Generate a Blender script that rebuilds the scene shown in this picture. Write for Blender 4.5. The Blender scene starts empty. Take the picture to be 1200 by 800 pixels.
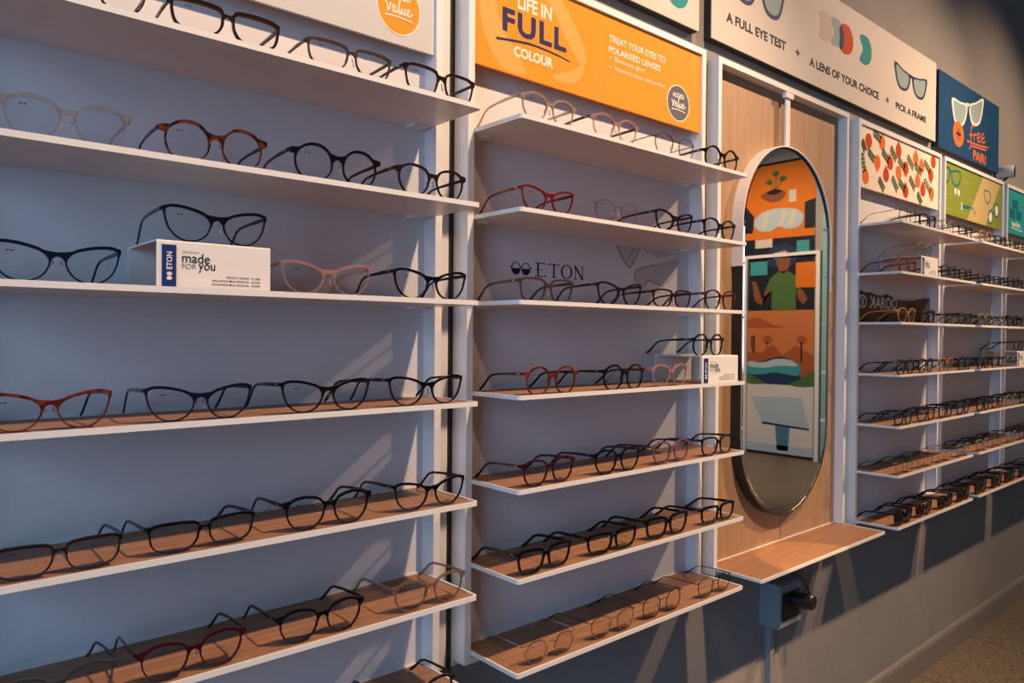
import bpy, bmesh, math, random
from mathutils import Vector, Matrix

SC = bpy.context.scene
COL = SC.collection

# ------------------------------------------------------------------ camera
cam_d = bpy.data.cameras.new('camera')
cam_d.sensor_width = 36.0
cam_d.lens = 26.085
cam_d.clip_start = 0.02
cam = bpy.data.objects.new('camera', cam_d)
COL.objects.link(cam)
_r = Vector((0.75388, -0.656965, 0.007859))
_u = Vector((0.00062, 0.012674, 0.999919))
_f = Vector((0.657011, 0.753815, -0.009962))
cam.matrix_world = Matrix((
    (_r.x, _u.x, -_f.x, -0.7947),
    (_r.y, _u.y, -_f.y, -1.1295),
    (_r.z, _u.z, -_f.z, 1.442),
    (0, 0, 0, 1)))
SC.camera = cam

# ------------------------------------------------------------------ world, lights, exposure
SC.view_settings.view_transform = 'Standard'
SC.view_settings.look = 'None'
SC.view_settings.gamma = 1.0
SC.view_settings.use_curve_mapping = False
SC.view_settings.exposure = 0.48
SC.cycles.transparent_max_bounces = 40
SC.cycles.max_bounces = 8
SC.cycles.caustics_reflective = False
SC.cycles.caustics_refractive = False
SC.cycles.sample_clamp_indirect = 4.0

w = bpy.data.worlds.new('daylight')
SC.world = w
w.use_nodes = True
bg = w.node_tree.nodes['Background']
bg.inputs[0].default_value = (0.36, 0.60, 1.0, 1)      # cool daylight through the open shop front
bg.inputs[1].default_value = 0.2


def spot(x, y, z, tx, ty, tz, power, cone, blend=0.6, col=(1.0, 0.66, 0.41), r=0.05):
    l = bpy.data.lights.new('track_or_added_spot', 'SPOT')
    l.energy = power
    l.color = col
    l.spot_size = math.radians(cone)
    l.spot_blend = blend
    l.shadow_soft_size = r
    o = bpy.data.objects.new('track_or_added_spot', l)
    o.location = (x, y, z)
    o.rotation_euler = (Vector((tx, ty, tz)) - Vector((x, y, z))).to_track_quat('-Z', 'Y').to_euler()
    COL.objects.link(o)
    return o


# daylight through the shop window in the left wall
wl = bpy.data.lights.new('shop_window_daylight', 'AREA')
wl.shape = 'RECTANGLE'
wl.size = 3.4
wl.size_y = 2.2
wl.energy = 125
wl.color = (0.36, 0.63, 1.0)
wo = bpy.data.objects.new('shop_window_daylight', wl)
wo.location = (-4.85, -2.6, 2.1)
wo.rotation_euler = (0, math.radians(-90), 0)
wo.rotation_euler = Vector((1, 0.12, -0.05)).to_track_quat('-Z', 'Z').to_euler()
COL.objects.link(wo)

# warm ceiling track spots aimed at the display wall
spot(-0.90, -1.65, 3.6, -0.60, 0.0, 1.60, 38, 64, 0.8)
spot(0.60, -1.65, 3.6, 0.22, 0.0, 1.50, 270, 70, 0.8)
spot(3.10, -1.65, 3.6, 1.85, 0.0, 1.45, 250, 64, 0.85)
spot(3.60, -1.65, 3.6, 3.10, 0.0, 1.45, 190, 68, 0.8)
# added warm spot, no known lamp, brightening the mural that the mirror shows
spot(4.6, -3.2, 3.5, 6.9, -3.3, 0.9, 250, 105)
# added narrow spot in place of the lamplight the mirror throws onto the ledge
spot(1.60, -1.65, 3.6, 1.22, -0.16, 0.82, 260, 6.4, 0.2, (1.0, 0.58, 0.25), 0.01)

FLOOR = 0.079
CEIL = 3.95
WALL_Y = 0.045

# ------------------------------------------------------------------ materials
MATS = {}


def mat(name, col, rough=0.5, metal=0.0, noise=None, spec=0.5, bump=0.0):
    if name in MATS:
        return MATS[name]
    m = bpy.data.materials.new(name)
    m.use_nodes = True
    nt = m.node_tree
    b = nt.nodes['Principled BSDF']
    b.inputs['Base Color'].default_value = (*col, 1)
    b.inputs['Roughness'].default_value = rough
    b.inputs['Metallic'].default_value = metal
    b.inputs['Specular IOR Level'].default_value = spec
    if noise:
        col2, scale, detail = noise[:3]
        stretch = noise[3] if len(noise) > 3 else (1, 1, 1)
        lo, hi = noise[4] if len(noise) > 4 else (0.35, 0.65)
        tc = nt.nodes.new('ShaderNodeTexCoord')
        mp = nt.nodes.new('ShaderNodeMapping')
        mp.inputs['Scale'].default_value = stretch
        nz = nt.nodes.new('ShaderNodeTexNoise')
        nz.inputs['Scale'].default_value = scale
        nz.inputs['Detail'].default_value = detail
        rp = nt.nodes.new('ShaderNodeValToRGB')
        rp.color_ramp.elements[0].position = lo
        rp.color_ramp.elements[1].position = hi
        rp.color_ramp.elements[0].color = (*col, 1)
        rp.color_ramp.elements[1].color = (*col2, 1)
        nt.links.new(tc.outputs['Object'], mp.inputs[0])
        nt.links.new(mp.outputs[0], nz.inputs['Vector'])
        nt.links.new(nz.outputs['Fac'], rp.inputs[0])
        nt.links.new(rp.outputs[0], b.inputs['Base Color'])
        if bump:
            bp = nt.nodes.new('ShaderNodeBump')
            bp.inputs['Strength'].default_value = bump
            bp.inputs['Distance'].default_value = 0.002
            nt.links.new(nz.outputs['Fac'], bp.inputs['Height'])
            nt.links.new(bp.outputs[0], b.inputs['Normal'])
    MATS[name] = m
    return m


def glassy(name, col, opaque, rough=0.08, tcol=(1, 1, 1)):
    """see-through plastic or lens: part transparent, part glossy or tinted"""
    m = bpy.data.materials.new(name)
    m.use_nodes = True
    nt = m.node_tree
    b = nt.nodes['Principled BSDF']
    b.inputs['Base Color'].default_value = (*col, 1)
    b.inputs['Roughness'].default_value = rough
    out = nt.nodes['Material Output']
    t = nt.nodes.new('ShaderNodeBsdfTransparent')
    t.inputs[0].default_value = (*tcol, 1)
    mx = nt.nodes.new('ShaderNodeMixShader')
    lw = nt.nodes.new('ShaderNodeLayerWeight')
    lw.inputs[0].default_value = 0.25
    ad = nt.nodes.new('ShaderNodeMath')
    ad.operation = 'MULTIPLY_ADD'
    ad.inputs[1].default_value = 0.35
    ad.inputs[2].default_value = opaque
    ad.use_clamp = True
    nt.links.new(lw.outputs['Facing'], ad.inputs[0])
    nt.links.new(ad.outputs[0], mx.inputs[0])
    nt.links.new(t.outputs[0], mx.inputs[1])
    nt.links.new(b.outputs[0], mx.inputs[2])
    nt.links.new(mx.outputs[0], out.inputs[0])
    MATS[name] = m
    return m


def lens_mat(name, tcol, gl):
    m = bpy.data.materials.new(name)
    m.use_nodes = True
    nt = m.node_tree
    nt.nodes.remove(nt.nodes['Principled BSDF'])
    out = nt.nodes['Material Output']
    t = nt.nodes.new('ShaderNodeBsdfTransparent')
    t.inputs[0].default_value = (*tcol, 1)
    g = nt.nodes.new('ShaderNodeBsdfGlossy')
    g.inputs['Roughness'].default_value = 0.05
    mx = nt.nodes.new('ShaderNodeMixShader')
    fr = nt.nodes.new('ShaderNodeFresnel')
    fr.inputs[0].default_value = gl
    nt.links.new(fr.outputs[0], mx.inputs[0])
    nt.links.new(t.outputs[0], mx.inputs[1])
    nt.links.new(g.outputs[0], mx.inputs[2])
    nt.links.new(mx.outputs[0], out.inputs[0])
    MATS[name] = m
    return m


WHITE = mat('white_powder_coat', (0.78, 0.77, 0.76), 0.35)
PANEL = mat('white_laminate_panel', (0.66, 0.66, 0.68), 0.45)
WALLM = mat('taupe_wall_paint', (0.225, 0.213, 0.208), 0.85, noise=((0.245, 0.233, 0.228), 6, 4), bump=0.04)
SIDEWALL = mat('grey_wall_paint', (0.30, 0.29, 0.28), 0.85, noise=((0.33, 0.32, 0.31), 3, 4))
TEALWALL = mat('pale_teal_wall_paint', (0.22, 0.42, 0.38), 0.8, noise=((0.26, 0.46, 0.42), 3, 3))
CEILM = mat('dark_ceiling_paint', (0.03, 0.028, 0.026), 0.9, noise=((0.04, 0.037, 0.034), 5, 3))
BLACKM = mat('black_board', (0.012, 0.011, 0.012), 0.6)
SKIRT = mat('grey_skirting_paint', (0.20, 0.18, 0.165), 0.5)
TILE = mat('terrazzo_tile', (0.115, 0.088, 0.060), 0.42, noise=((0.23, 0.185, 0.13), 60, 6))
GROUT = mat('tile_grout', (0.20, 0.17, 0.13), 0.9, noise=((0.24, 0.20, 0.16), 40, 3))
INLAY = mat('shelf_wood_laminate', (0.24, 0.118, 0.062), 0.5, noise=((0.36, 0.19, 0.105), 5, 6, (2.2, 26, 10), (0.3, 0.7)), bump=0.05)
OAK = mat('oak_panel_laminate', (0.335, 0.20, 0.115), 0.5, noise=((0.43, 0.265, 0.155), 4, 6, (22, 10, 1.3), (0.3, 0.7)), bump=0.05)
MIRROR = mat('mirror_silver', (0.86, 0.89, 0.87), 0.015, 1.0)
RIMBLACK = mat('black_mirror_rim', (0.015, 0.014, 0.013), 0.35)
GRIP = mat('pale_strap_leather', (0.72, 0.69, 0.65), 0.5)
SOCKETM = mat('grey_socket_plastic', (0.20, 0.225, 0.25), 0.4)
PLUGM = mat('black_plug_plastic', (0.008, 0.008, 0.008), 0.4)
PLASTICW = mat('white_plastic', (0.5, 0.5, 0.5), 0.35)
SATIN = mat('satin_steel', (0.55, 0.53, 0.5), 0.3, 1.0)


def ink(name, col, rough=0.55):
    return mat('print_' + name, col, rough, spec=0.12)


I_SIGNGREY = ink('pale_grey_board', (0.56, 0.57, 0.57))
I_ORANGE = ink('orange_board', (0.84, 0.30, 0.03))
I_ORANGEL = ink('light_orange', (0.88, 0.38, 0.10))
I_CREAM = ink('cream', (0.86, 0.80, 0.68))
I_NAVY = ink('navy', (0.03, 0.035, 0.12))
I_SLATE = ink('slate', (0.12, 0.12, 0.16))
I_SIGNW = ink('warm_white_board', (0.62, 0.56, 0.51))
I_INKDARK = ink('dark_ink', (0.018, 0.018, 0.03))
I_GREYGREEN = ink('grey_green', (0.26, 0.36, 0.37))
I_TEAL = ink('teal', (0.02, 0.25, 0.28))
I_RED = ink('red_orange', (0.50, 0.055, 0.010))
I_PALEPINK = ink('pale_pink', (0.55, 0.42, 0.36))
I_BLUE = ink('deep_blue_board', (0.008, 0.055, 0.15))
I_BRIGHTOR = ink('bright_orange', (0.70, 0.15, 0.025))
I_WHITE = ink('white', (0.75, 0.72, 0.68))
I_BLOSSOM = ink('cream_board', (0.80, 0.70, 0.58))
I_LEAF = ink('leaf_green', (0.10, 0.135, 0.055))
I_GREEN = ink('olive_green_board', (0.20, 0.26, 0.04))
I_TAN = ink('tan_band', (0.46, 0.37, 0.17))
I_GREENL = ink('light_olive', (0.29, 0.34, 0.10))
I_TEALB = ink('teal_board', (0.02, 0.31, 0.33))
I_TEALD = ink('dark_teal', (0.01, 0.14, 0.19))
I_CARDW = ink('white_card', (0.78, 0.75, 0.72))
I_GREYTXT = ink('grey_ink', (0.30, 0.30, 0.33))
I_PHOTO = ink('photo_grey', (0.50, 0.49, 0.51))
I_PHOTOD = ink('photo_dark_grey', (0.30, 0.29, 0.31))
I_ETONBLUE = ink('royal_blue', (0.012, 0.035, 0.17))
CARDBROWN = mat('print_brown_rock', (0.035, 0.015, 0.007), 0.6, noise=((0.09, 0.042, 0.018), 14, 6, (1, 1, 2.5)))

# spectacle frame materials
G = {}
G['black'] = mat('black_acetate', (0.004, 0.004, 0.0045), 0.16)
G['navy'] = mat('navy_acetate', (0.004, 0.007, 0.022), 0.16)
G['dark brown'] = mat('dark_brown_acetate', (0.018, 0.009, 0.006), 0.18)
G['taupe'] = mat('taupe_acetate', (0.055, 0.036, 0.030), 0.2)
G['brown'] = mat('brown_acetate', (0.07, 0.028, 0.013), 0.18)
G['tortoise'] = mat('tortoise_acetate', (0.13, 0.030, 0.009), 0.16, noise=((0.012, 0.005, 0.003), 85, 3, (1, 1, 1), (0.42, 0.6)))
G['red tortoise'] = mat('red_tortoise_acetate', (0.20, 0.028, 0.009), 0.16, noise=((0.02, 0.006, 0.004), 70, 3, (1, 1, 1), (0.45, 0.65)))
G['burgundy'] = mat('burgundy_acetate', (0.035, 0.005, 0.008), 0.16)
G['red'] = mat('red_acetate', (0.16, 0.008, 0.010), 0.16)
G['purple'] = mat('purple_acetate', (0.025, 0.010, 0.028), 0.2)
G['amber'] = mat('amber_acetate', (0.42, 0.16, 0.04), 0.2)
G['clear'] = glassy('clear_acetate', (0.52, 0.48, 0.45), 0.12, tcol=(0.80, 0.78, 0.76))
G['pink clear'] = glassy('pink_clear_acetate', (0.50, 0.26, 0.22), 0.36)
G['champagne'] = glassy('champagne_acetate', (0.42, 0.31, 0.20), 0.5)
G['smoky brown'] = glassy('smoky_brown_acetate', (0.22, 0.12, 0.08), 0.55)
G['lilac'] = glassy('lilac_acetate', (0.20, 0.09, 0.16), 0.62)
G['gold metal'] = mat('gold_metal', (0.62, 0.42, 0.22), 0.25, 1.0)
G['silver metal'] = mat('silver_metal', (0.30, 0.30, 0.31), 0.38, 1.0)
G['gunmetal'] = mat('gunmetal', (0.05, 0.05, 0.055), 0.3, 0.8)
G['bronze metal'] = mat('bronze_metal', (0.13, 0.075, 0.04), 0.3, 0.8)
LENS = lens_mat('clear_demo_lens', (0.93, 0.94, 0.95), 1.22)
DARKLENS = lens_mat('dark_sun_lens', (0.05, 0.045, 0.04), 1.4)
PADM = glassy('clear_silicone_pad', (0.75, 0.72, 0.7), 0.35)

# ------------------------------------------------------------------ mesh helpers


def new_mesh(name, verts, faces, m=None, smooth=False):
    me = bpy.data.meshes.new(name)
    me.from_pydata(verts, [], faces)
    me.validate()
    bm = bmesh.new()
    bm.from_mesh(me)
    bmesh.ops.recalc_face_normals(bm, faces=bm.faces)
    bm.to_mesh(me)
    bm.free()
    if smooth:
        me.polygons.foreach_set('use_smooth', [True] * len(me.polygons))
    if m:
        me.materials.append(m)
    return me


def link(name, me, parent=None, m=None):
    o = bpy.data.objects.new(name, me)
    COL.objects.link(o)
    if parent is not None:
        o.parent = parent
    if m is not None:
        if len(me.materials) == 0:
            me.materials.append(m)
        o.material_slots[0].link = 'OBJECT'
        o.material_slots[0].material = m
    return o


def tag(o, label=None, cat=None, group=None, kind=None):
    if label:
        o['label'] = label
    if cat:
        o['category'] = cat
    if group:
        o['group'] = group
    if kind:
        o['kind'] = kind
    return o


def thing(name, label, cat, loc=(0, 0, 0), group=None):
    o = bpy.data.objects.new(name, None)
    o.empty_display_size = 0.05
    o.location = loc
    COL.objects.link(o)
    return tag(o, label, cat, group)


class MB:
    """collects shapes into one mesh"""

    def __init__(s):
        s.v = []
        s.f = []

    def add(s, verts, faces):
        n = len(s.v)
        s.v += [tuple(p) for p in verts]
        s.f += [tuple(i + n for i in f) for f in faces]
        return s

    def box(s, x0, x1, y0, y1, z0, z1):
        return s.add([(x0, y0, z0), (x1, y0, z0), (x1, y1, z0), (x0, y1, z0),
                      (x0, y0, z1), (x1, y0, z1), (x1, y1, z1), (x0, y1, z1)],
                     [(0, 3, 2, 1), (4, 5, 6, 7), (0, 1, 5, 4), (1, 2, 6, 5), (2, 3, 7, 6), (3, 0, 4, 7)])

    def prism(s, pts, a0, a1, axis='y'):
        """polygon pts extruded along axis; pts are (x,z) for y, (x,y) for z, (y,z) for x"""
        def P(p, a):
            if axis == 'y':
                return (p[0], a, p[1])
            if axis == 'z':
                return (p[0], p[1], a)
            return (a, p[0], p[1])
        n = len(pts)
        vs = [P(p, a0) for p in pts] + [P(p, a1) for p in pts]
        fs = [tuple(range(n))[::-1], tuple(range(n, 2 * n))]
        fs += [(i, (i + 1) % n, n + (i + 1) % n, n + i) for i in range(n)]
        return s.add(vs, fs)

    def ring(s, outer, inner, a0, a1, axis='y', fy=None):
        """closed band between two outlines of equal count, extruded"""
        def P(p, a):
            d = fy(p) if fy else 0.0
            if axis == 'y':
                return (p[0], a + d, p[1])
            if axis == 'z':
                return (p[0], p[1], a + d)
            return (a + d, p[0], p[1])
        n = len(outer)
        vs = [P(p, a0) for p in outer] + [P(p, a0) for p in inner] + [P(p, a1) for p in outer] + [P(p, a1) for p in inner]
        fs = []
        for i in range(n):
            j = (i + 1) % n
            fs += [(i, j, n + j, n + i), (2 * n + i, 3 * n + i, 3 * n + j, 2 * n + j),
                   (i, 2 * n + i, 2 * n + j, j), (n + i, n + j, 3 * n + j, 3 * n + i)]
        return s.add(vs, fs)

    def tube(s, path, radii, k=8, flat=None):
        """round (or flattened) tube along a 3-D path"""
        path = [Vector(p) for p in path]
        n = len(path)
        if not isinstance(radii, (list, tuple)):
            radii = [radii] * n
        vs, fs = [], []
        up0 = Vector((0, 0, 1))
        for i, p in enumerate(path):
            d = (path[min(i + 1, n - 1)] - path[max(i - 1, 0)]).normalized()
            up = up0 if abs(d.dot(up0)) < 0.95 else Vector((0, 1, 0))
            a = d.cross(up).normalized()
            b = a.cross(d).normalized()
            ra, rb = radii[i] if isinstance(radii[i], tuple) else (radii[i], radii[i])
            for j in range(k):
                t = 2 * math.pi * (j + 0.5) / k
                vs.append(tuple(p + a * (ra * math.cos(t)) + b * (rb * math.sin(t))))
        for i in range(n - 1):
            for j in range(k):
                q = (j + 1) % k
                fs.append((i * k + j, i * k + q, (i + 1) * k + q, (i + 1) * k + j))
        fs.append(tuple(range(k))[::-1])
        fs.append(tuple((n - 1) * k + j for j in range(k)))
        return s.add(vs, fs)

    def ribbon(s, pts, width, a0, a1, axis='y', closed=False):
        """flat stroke of a given width following 2-D points"""
        P = [Vector(p) for p in pts]
        n = len(P)
        if not isinstance(width, (list, tuple)):
            width = [width] * n
        L, R = [], []
        for i in range(n):
            if closed:
                d = P[(i + 1) % n] - P[i - 1]
            else:
                d = P[min(i + 1, n - 1)] - P[max(i - 1, 0)]
            if d.length < 1e-9:
                d = Vector((1, 0))
            d.normalize()
            q = Vector((-d.y, d.x)) * (width[i] / 2)
            L.append(P[i] + q)
            R.append(P[i] - q)
        if closed:
            return s.ring([tuple(p) for p in L], [tuple(p) for p in R], a0, a1, axis)
        for i in range(n - 1):
            d = P[i + 1] - P[i]
            if d.length < 1e-7:
                continue
            d.normalize()
            q = Vector((-d.y, d.x))
            e0 = d * (width[i] * .22 if i else 0.0)
            e1 = d * (width[i + 1] * .22 if i < n - 2 else 0.0)
            s.prism([tuple(P[i] - e0 + q * width[i] / 2), tuple(P[i + 1] + e1 + q * width[i + 1] / 2),
                     tuple(P[i + 1] + e1 - q * width[i + 1] / 2), tuple(P[i] - e0 - q * width[i] / 2)], a0 - (i % 6) * 6e-5, a1, axis)
        return s

    def mesh(s, name, m=None, smooth=False):
        return new_mesh(name, s.v, s.f, m, smooth)

    def build(s, name, m=None, parent=None, smooth=False):
        return link(name, s.mesh(name, m, smooth), parent)


def spline(pts, per=4, closed=True):
    out = []
    n = len(pts)
    rng = range(n) if closed else range(n - 1)
    for i in rng:
        if closed:
            p0, p1, p2, p3 = pts[i - 1], pts[i], pts[(i + 1) % n], pts[(i + 2) % n]
        else:
            p0, p1, p2, p3 = pts[max(i - 1, 0)], pts[i], pts[i + 1], pts[min(i + 2, n - 1)]
        for k in range(per):
            t = k / per
            out.append(tuple(0.5 * (2 * b + (c - a) * t + (2 * a - 5 * b + 4 * c - d) * t * t + (3 * b - a - 3 * c + d) * t ** 3)
                             for a, b, c, d in zip(p0, p1, p2, p3)))
    if not closed:
        out.append(tuple(pts[-1]))
    return out


def ell(cx, cz, rx, rz, n=28, a0=0.0):
    return [(cx + rx * math.cos(2 * math.pi * i / n + a0), cz + rz * math.sin(2 * math.pi * i / n + a0)) for i in range(n)]


def stadium(cx, cz, r, half, n=18):
    out = []
    for i in range(n + 1):
        t = math.pi * i / n
        out.append((cx + r * math.cos(t), cz + half + r * math.sin(t)))
    for i in range(n + 1):
        t = math.pi + math.pi * i / n
        out.append((cx + r * math.cos(t), cz - half + r * math.sin(t)))
    return out


def rrect(x0, x1, y0, y1, r, n=4, corners=(1, 1, 1, 1)):
    out = []
    for (cx, cy, a, k) in ((x1, y1, 0, corners[0]), (x0, y1, 90, corners[1]), (x0, y0, 180, corners[2]), (x1, y0, 270, corners[3])):
        if not k:
            out += [(cx, cy)] * (n + 1)
            continue
        sx = -1 if cx == x1 else 1
        sy = -1 if cy == y1 else 1
        for i in range(n + 1):
            t = math.radians(a + 90 * i / n)
            out.append((cx + sx * r + r * math.cos(t), cy + sy * r + r * math.sin(t)))
    return out


DG = None


def text(s, x0, x1, z0, z1, y, m, parent, bold=0.0, rot=0.0, mirror=False, name='lettering', spacing=1.0):
    """flat lettering on a plane facing -y, fitted into the box x0..x1, z0..z1 (cap height)"""
    cu = bpy.data.curves.new('lettering_curve', 'FONT')
    cu.body = s
    cu.offset = bold
    cu.space_character = spacing
    cu.resolution_u = 3
    o = bpy.data.objects.new('lettering_tmp', cu)
    COL.objects.link(o)
    dg = bpy.context.evaluated_depsgraph_get()
    me0 = bpy.data.meshes.new_from_object(o.evaluated_get(dg))
    vs = [v.co.copy() for v in me0.vertices]
    fs = [tuple(p.vertices) for p in me0.polygons]
    bpy.data.objects.remove(o)
    bpy.data.curves.remove(cu)
    bpy.data.meshes.remove(me0)
    ax = min(v.x for v in vs)
    bx = max(v.x for v in vs)
    az = min(v.y for v in vs)
    bz = max(v.y for v in vs)
    if rot:
        # vertical lettering reading upwards
        pts = []
        for v in vs:
            u = (v.x - ax) / (bx - ax)
            t = (v.y - az) / (bz - az)
            pts.append((x1 - t * (x1 - x0), y, z0 + u * (z1 - z0)))
    else:
        pts = []
        for v in vs:
            u = (v.x - ax) / (bx - ax)
            if mirror:
                u = 1 - u
            t = (v.y - az) / (bz - az)
            pts.append((x0 + u * (x1 - x0), y, z0 + t * (z1 - z0)))
    me = new_mesh(name, pts, fs, m)
    return link(name, me, parent)


def flat(pts, y, m, parent, name, t=0.0006):
    return MB().prism(pts, y - t, y).build(name, m, parent)


def strokes(lines, width, y, m, parent, name='script_lettering', t=0.0006):
    b = MB()
    for ln in lines:
        b.ribbon(ln, width, y - t, y)
    return b.build(name, m, parent)


# ------------------------------------------------------------------ setting
tag(MB().box(-5.0, 7.3, WALL_Y, WALL_Y + 0.12, 0.0, CEIL).build('wall_back', WALLM), kind='structure')
tag(MB().box(7.05, 7.2, -6.1, WALL_Y, 0.0, CEIL).build('wall_right', SIDEWALL), kind='structure')
b = MB()
b.box(-5.1, -5.0, -6.2, WALL_Y, 0.0, 0.95).box(-5.1, -5.0, -6.2, WALL_Y, 3.25, CEIL)
b.box(-5.1, -5.0, -6.2, -4.4, 0.95, 3.25).box(-5.1, -5.0, -0.8, WALL_Y, 0.95, 3.25)
tag(b.build('wall_left', SIDEWALL), kind='structure')
tag(MB().box(-5.0, 7.3, -6.2, -6.1, 0.0, CEIL).build('wall_front', SIDEWALL), kind='structure')
tag(MB().box(-5.0, 7.3, -6.2, WALL_Y + 0.12, CEIL, CEIL + 0.1).build('ceiling', CEILM), kind='structure')
fl = MB().box(-5.0, 7.3, -6.2, WALL_Y + 0.12, -0.06, FLOOR - 0.0025).build('floor', GROUT)
tag(fl, kind='structure')
TS = 0.60
tile_me = None
y_edge = -0.1045
for iy in range(10):
    for ix in range(15):
        # joints fall where the photograph shows them: one runs along the wall, 0.10 m out from its face
        x0 = -1.2 + ix * TS + 0.002
        y1 = y_edge - iy * TS + TS - 0.002
        if tile_me is None:
            b = MB()
            h = TS - 0.004
            b.add([(0, -h, -0.004), (h, -h, -0.004), (h, 0, -0.004), (0, 0, -0.004),
                   (0, -h, -0.0008), (h, -h, -0.0008), (h, 0, -0.0008), (0, 0, -0.0008),
                   (0.001, -h + 0.001, 0), (h - 0.001, -h + 0.001, 0), (h - 0.001, -0.001, 0), (0.001, -0.001, 0)],
                  [(0, 1, 5, 4), (1, 2, 6, 5), (2, 3, 7, 6), (3, 0, 4, 7), (4, 5, 9, 8), (5, 6, 10, 9), (6, 7, 11, 10), (7, 4, 8, 11), (8, 9, 10, 11)])
            tile_me = b.mesh('tile', TILE)
        if iy == 0:
            continue
        o = link('tile', tile_me, fl)
        o.location = (x0, y1, FLOOR)
# border row against the wall is cut narrower
cut = None
for ix in range(15):
    x0 = -1.2 + ix * TS + 0.002
    if cut is None:
        cut = MB().box(0, TS - 0.004, -(WALL_Y - y_edge) + 0.002, 0, -0.004, 0).mesh('tile', TILE)
    o = link('tile', cut, fl)
    o.location = (x0, WALL_Y, FLOOR)
sk = MB()
sk.prism([(WALL_Y, FLOOR), (WALL_Y - 0.016, FLOOR), (WALL_Y - 0.016, FLOOR + 0.088), (WALL_Y - 0.012, FLOOR + 0.100), (WALL_Y - 0.004, FLOOR + 0.107), (WALL_Y, FLOOR + 0.107)], -5.0, 7.05, 'x')
tag(sk.build('baseboard_back', SKIRT), kind='structure')

# ------------------------------------------------------------------ display bays
ROWZ = [1.833, 1.666, 1.499, 1.326, 1.155, 0.993, 0.822]
#        key   inner x0, x1   words
BAYS = [('A', -0.745, 0.000, 'left bay', 0.000),
        ('B', 0.0897, 0.836, 'middle bay', 0.005),
        ('C', 1.7575, 2.474, 'right bay', -0.007),
        ('D', 2.539, 3.266, 'far right bay', -0.007),
        ('E', 3.347, 4.070, 'farthest bay', -0.007)]
ROWWORD = ['top', 'second', 'third', 'fourth', 'fifth', 'sixth', 'bottom']
PW = 0.015
PANEL_Y = 0.037
FRAME_TOP = 2.182
FRAME_BOT = 0.802


def frame(x0, x1, label, panel_mat=None, ext=0.012):
    t = thing('wall_bay', label, 'frame', (x0, 0, FRAME_BOT), 'white metal wall frames')
    L = lambda b, n, m: b.build(n, m, t)
    z0, z1 = 0.0, FRAME_TOP - FRAME_BOT
    w = x1 - x0
    MB().box(-PW, 0, 0, PANEL_Y, z0, z1).build('post', WHITE, t)
    MB().box(w, w + PW, 0, PANEL_Y, z0, z1).build('post', WHITE, t)
    MB().box(0, w, 0, PANEL_Y, z1 - PW, z1).build('top_rail', WHITE, t)
    MB().box(0, w, 0, PANEL_Y, z0, z0 + 0.012).build('bottom_rail', WHITE, t)
    if panel_mat:
        MB().box(-PW - 0.004, w + PW + ext, PANEL_Y, WALL_Y, z0 - 0.012, z1).build('back_panel', panel_mat, t)
    return t


def shelf(x0, x1, z, label, group, depth=0.135, d0=PANEL_Y):
    t = thing('display_shelf', label, 'shelf', (x0, 0, z - 0.008), group)
    w = x1 - x0
    out = rrect(0.0008, w - 0.0008, -depth, d0 - 0.0005, 0.007, 4, (0, 0, 1, 1))
    inn = rrect(0.0045, w - 0.0045, -depth + 0.004, d0 - 0.004, 0.004, 4, (0, 0, 1, 1))
    b = MB()
    b.ring(out, inn, 0.0, 0.008, 'z')
    b.prism(inn, 0.0, 0.0025, 'z')
    b.build('tray', WHITE, t)
    MB().prism(inn, 0.0025, 0.0058, 'z').build('wood_inlay', INLAY, t)
    for bx in (0.012, w - 0.042):
        MB().box(bx, bx + 0.03, d0 - 0.03, d0 - 0.0006, -0.004, 0.0).build('bracket', WHITE, t)
    return t


def gap_shade_strip(x0, x1, parent):  # black strip painted in for the deep shade between neighbouring frames
    o = MB().box(x0, x1, 0.0385, WALL_Y - .0002, FRAME_BOT - .02, FRAME_TOP).build('gap_shade_strip', BLACKM, parent)
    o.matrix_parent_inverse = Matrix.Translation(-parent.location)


frames = {}
shelves = {}
for key, x0, x1, words, dz in BAYS:
    if key != 'E':
        lab = {'A': 'tall white metal frame with pale back panel, at the left of the picture',
               'B': 'tall white metal frame under the orange sign, between the left shelves and the mirror',
               'C': 'tall white metal frame under the red fruit sign, right of the mirror',
               'D': 'tall white metal frame under the olive green sign'}[key]
    else:
        lab = 'tall white metal frame under the teal sign at the right edge'
    t = frame(x0, x1, lab, PANEL, 0.042 if key == 'A' else 0.0)
    frames[key] = t
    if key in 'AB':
        gap_shade_strip(*{'A': (0.0575, 0.0700), 'B': (0.8515, 0.9080)}[key], t)
    for r in range(7):
        lb = 'white metal shelf with wood inlay, %s shelf from the top in the %s' % (
            ['first', 'second', 'third', 'fourth', 'fifth', 'sixth', 'seventh'][r], words)
        shelves[key, r] = shelf(x0, x1, ROWZ[r] + dz, lb, 'glasses shelves of the ' + words)

# printed wordmark and grey photo print on the middle bay's back panel
P = frames['B']


def local(parent, o):
    """shift mesh given in world coordinates so that it sits under its parent"""
    o.matrix_parent_inverse = Matrix.Translation(-parent.location)
    return o


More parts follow.
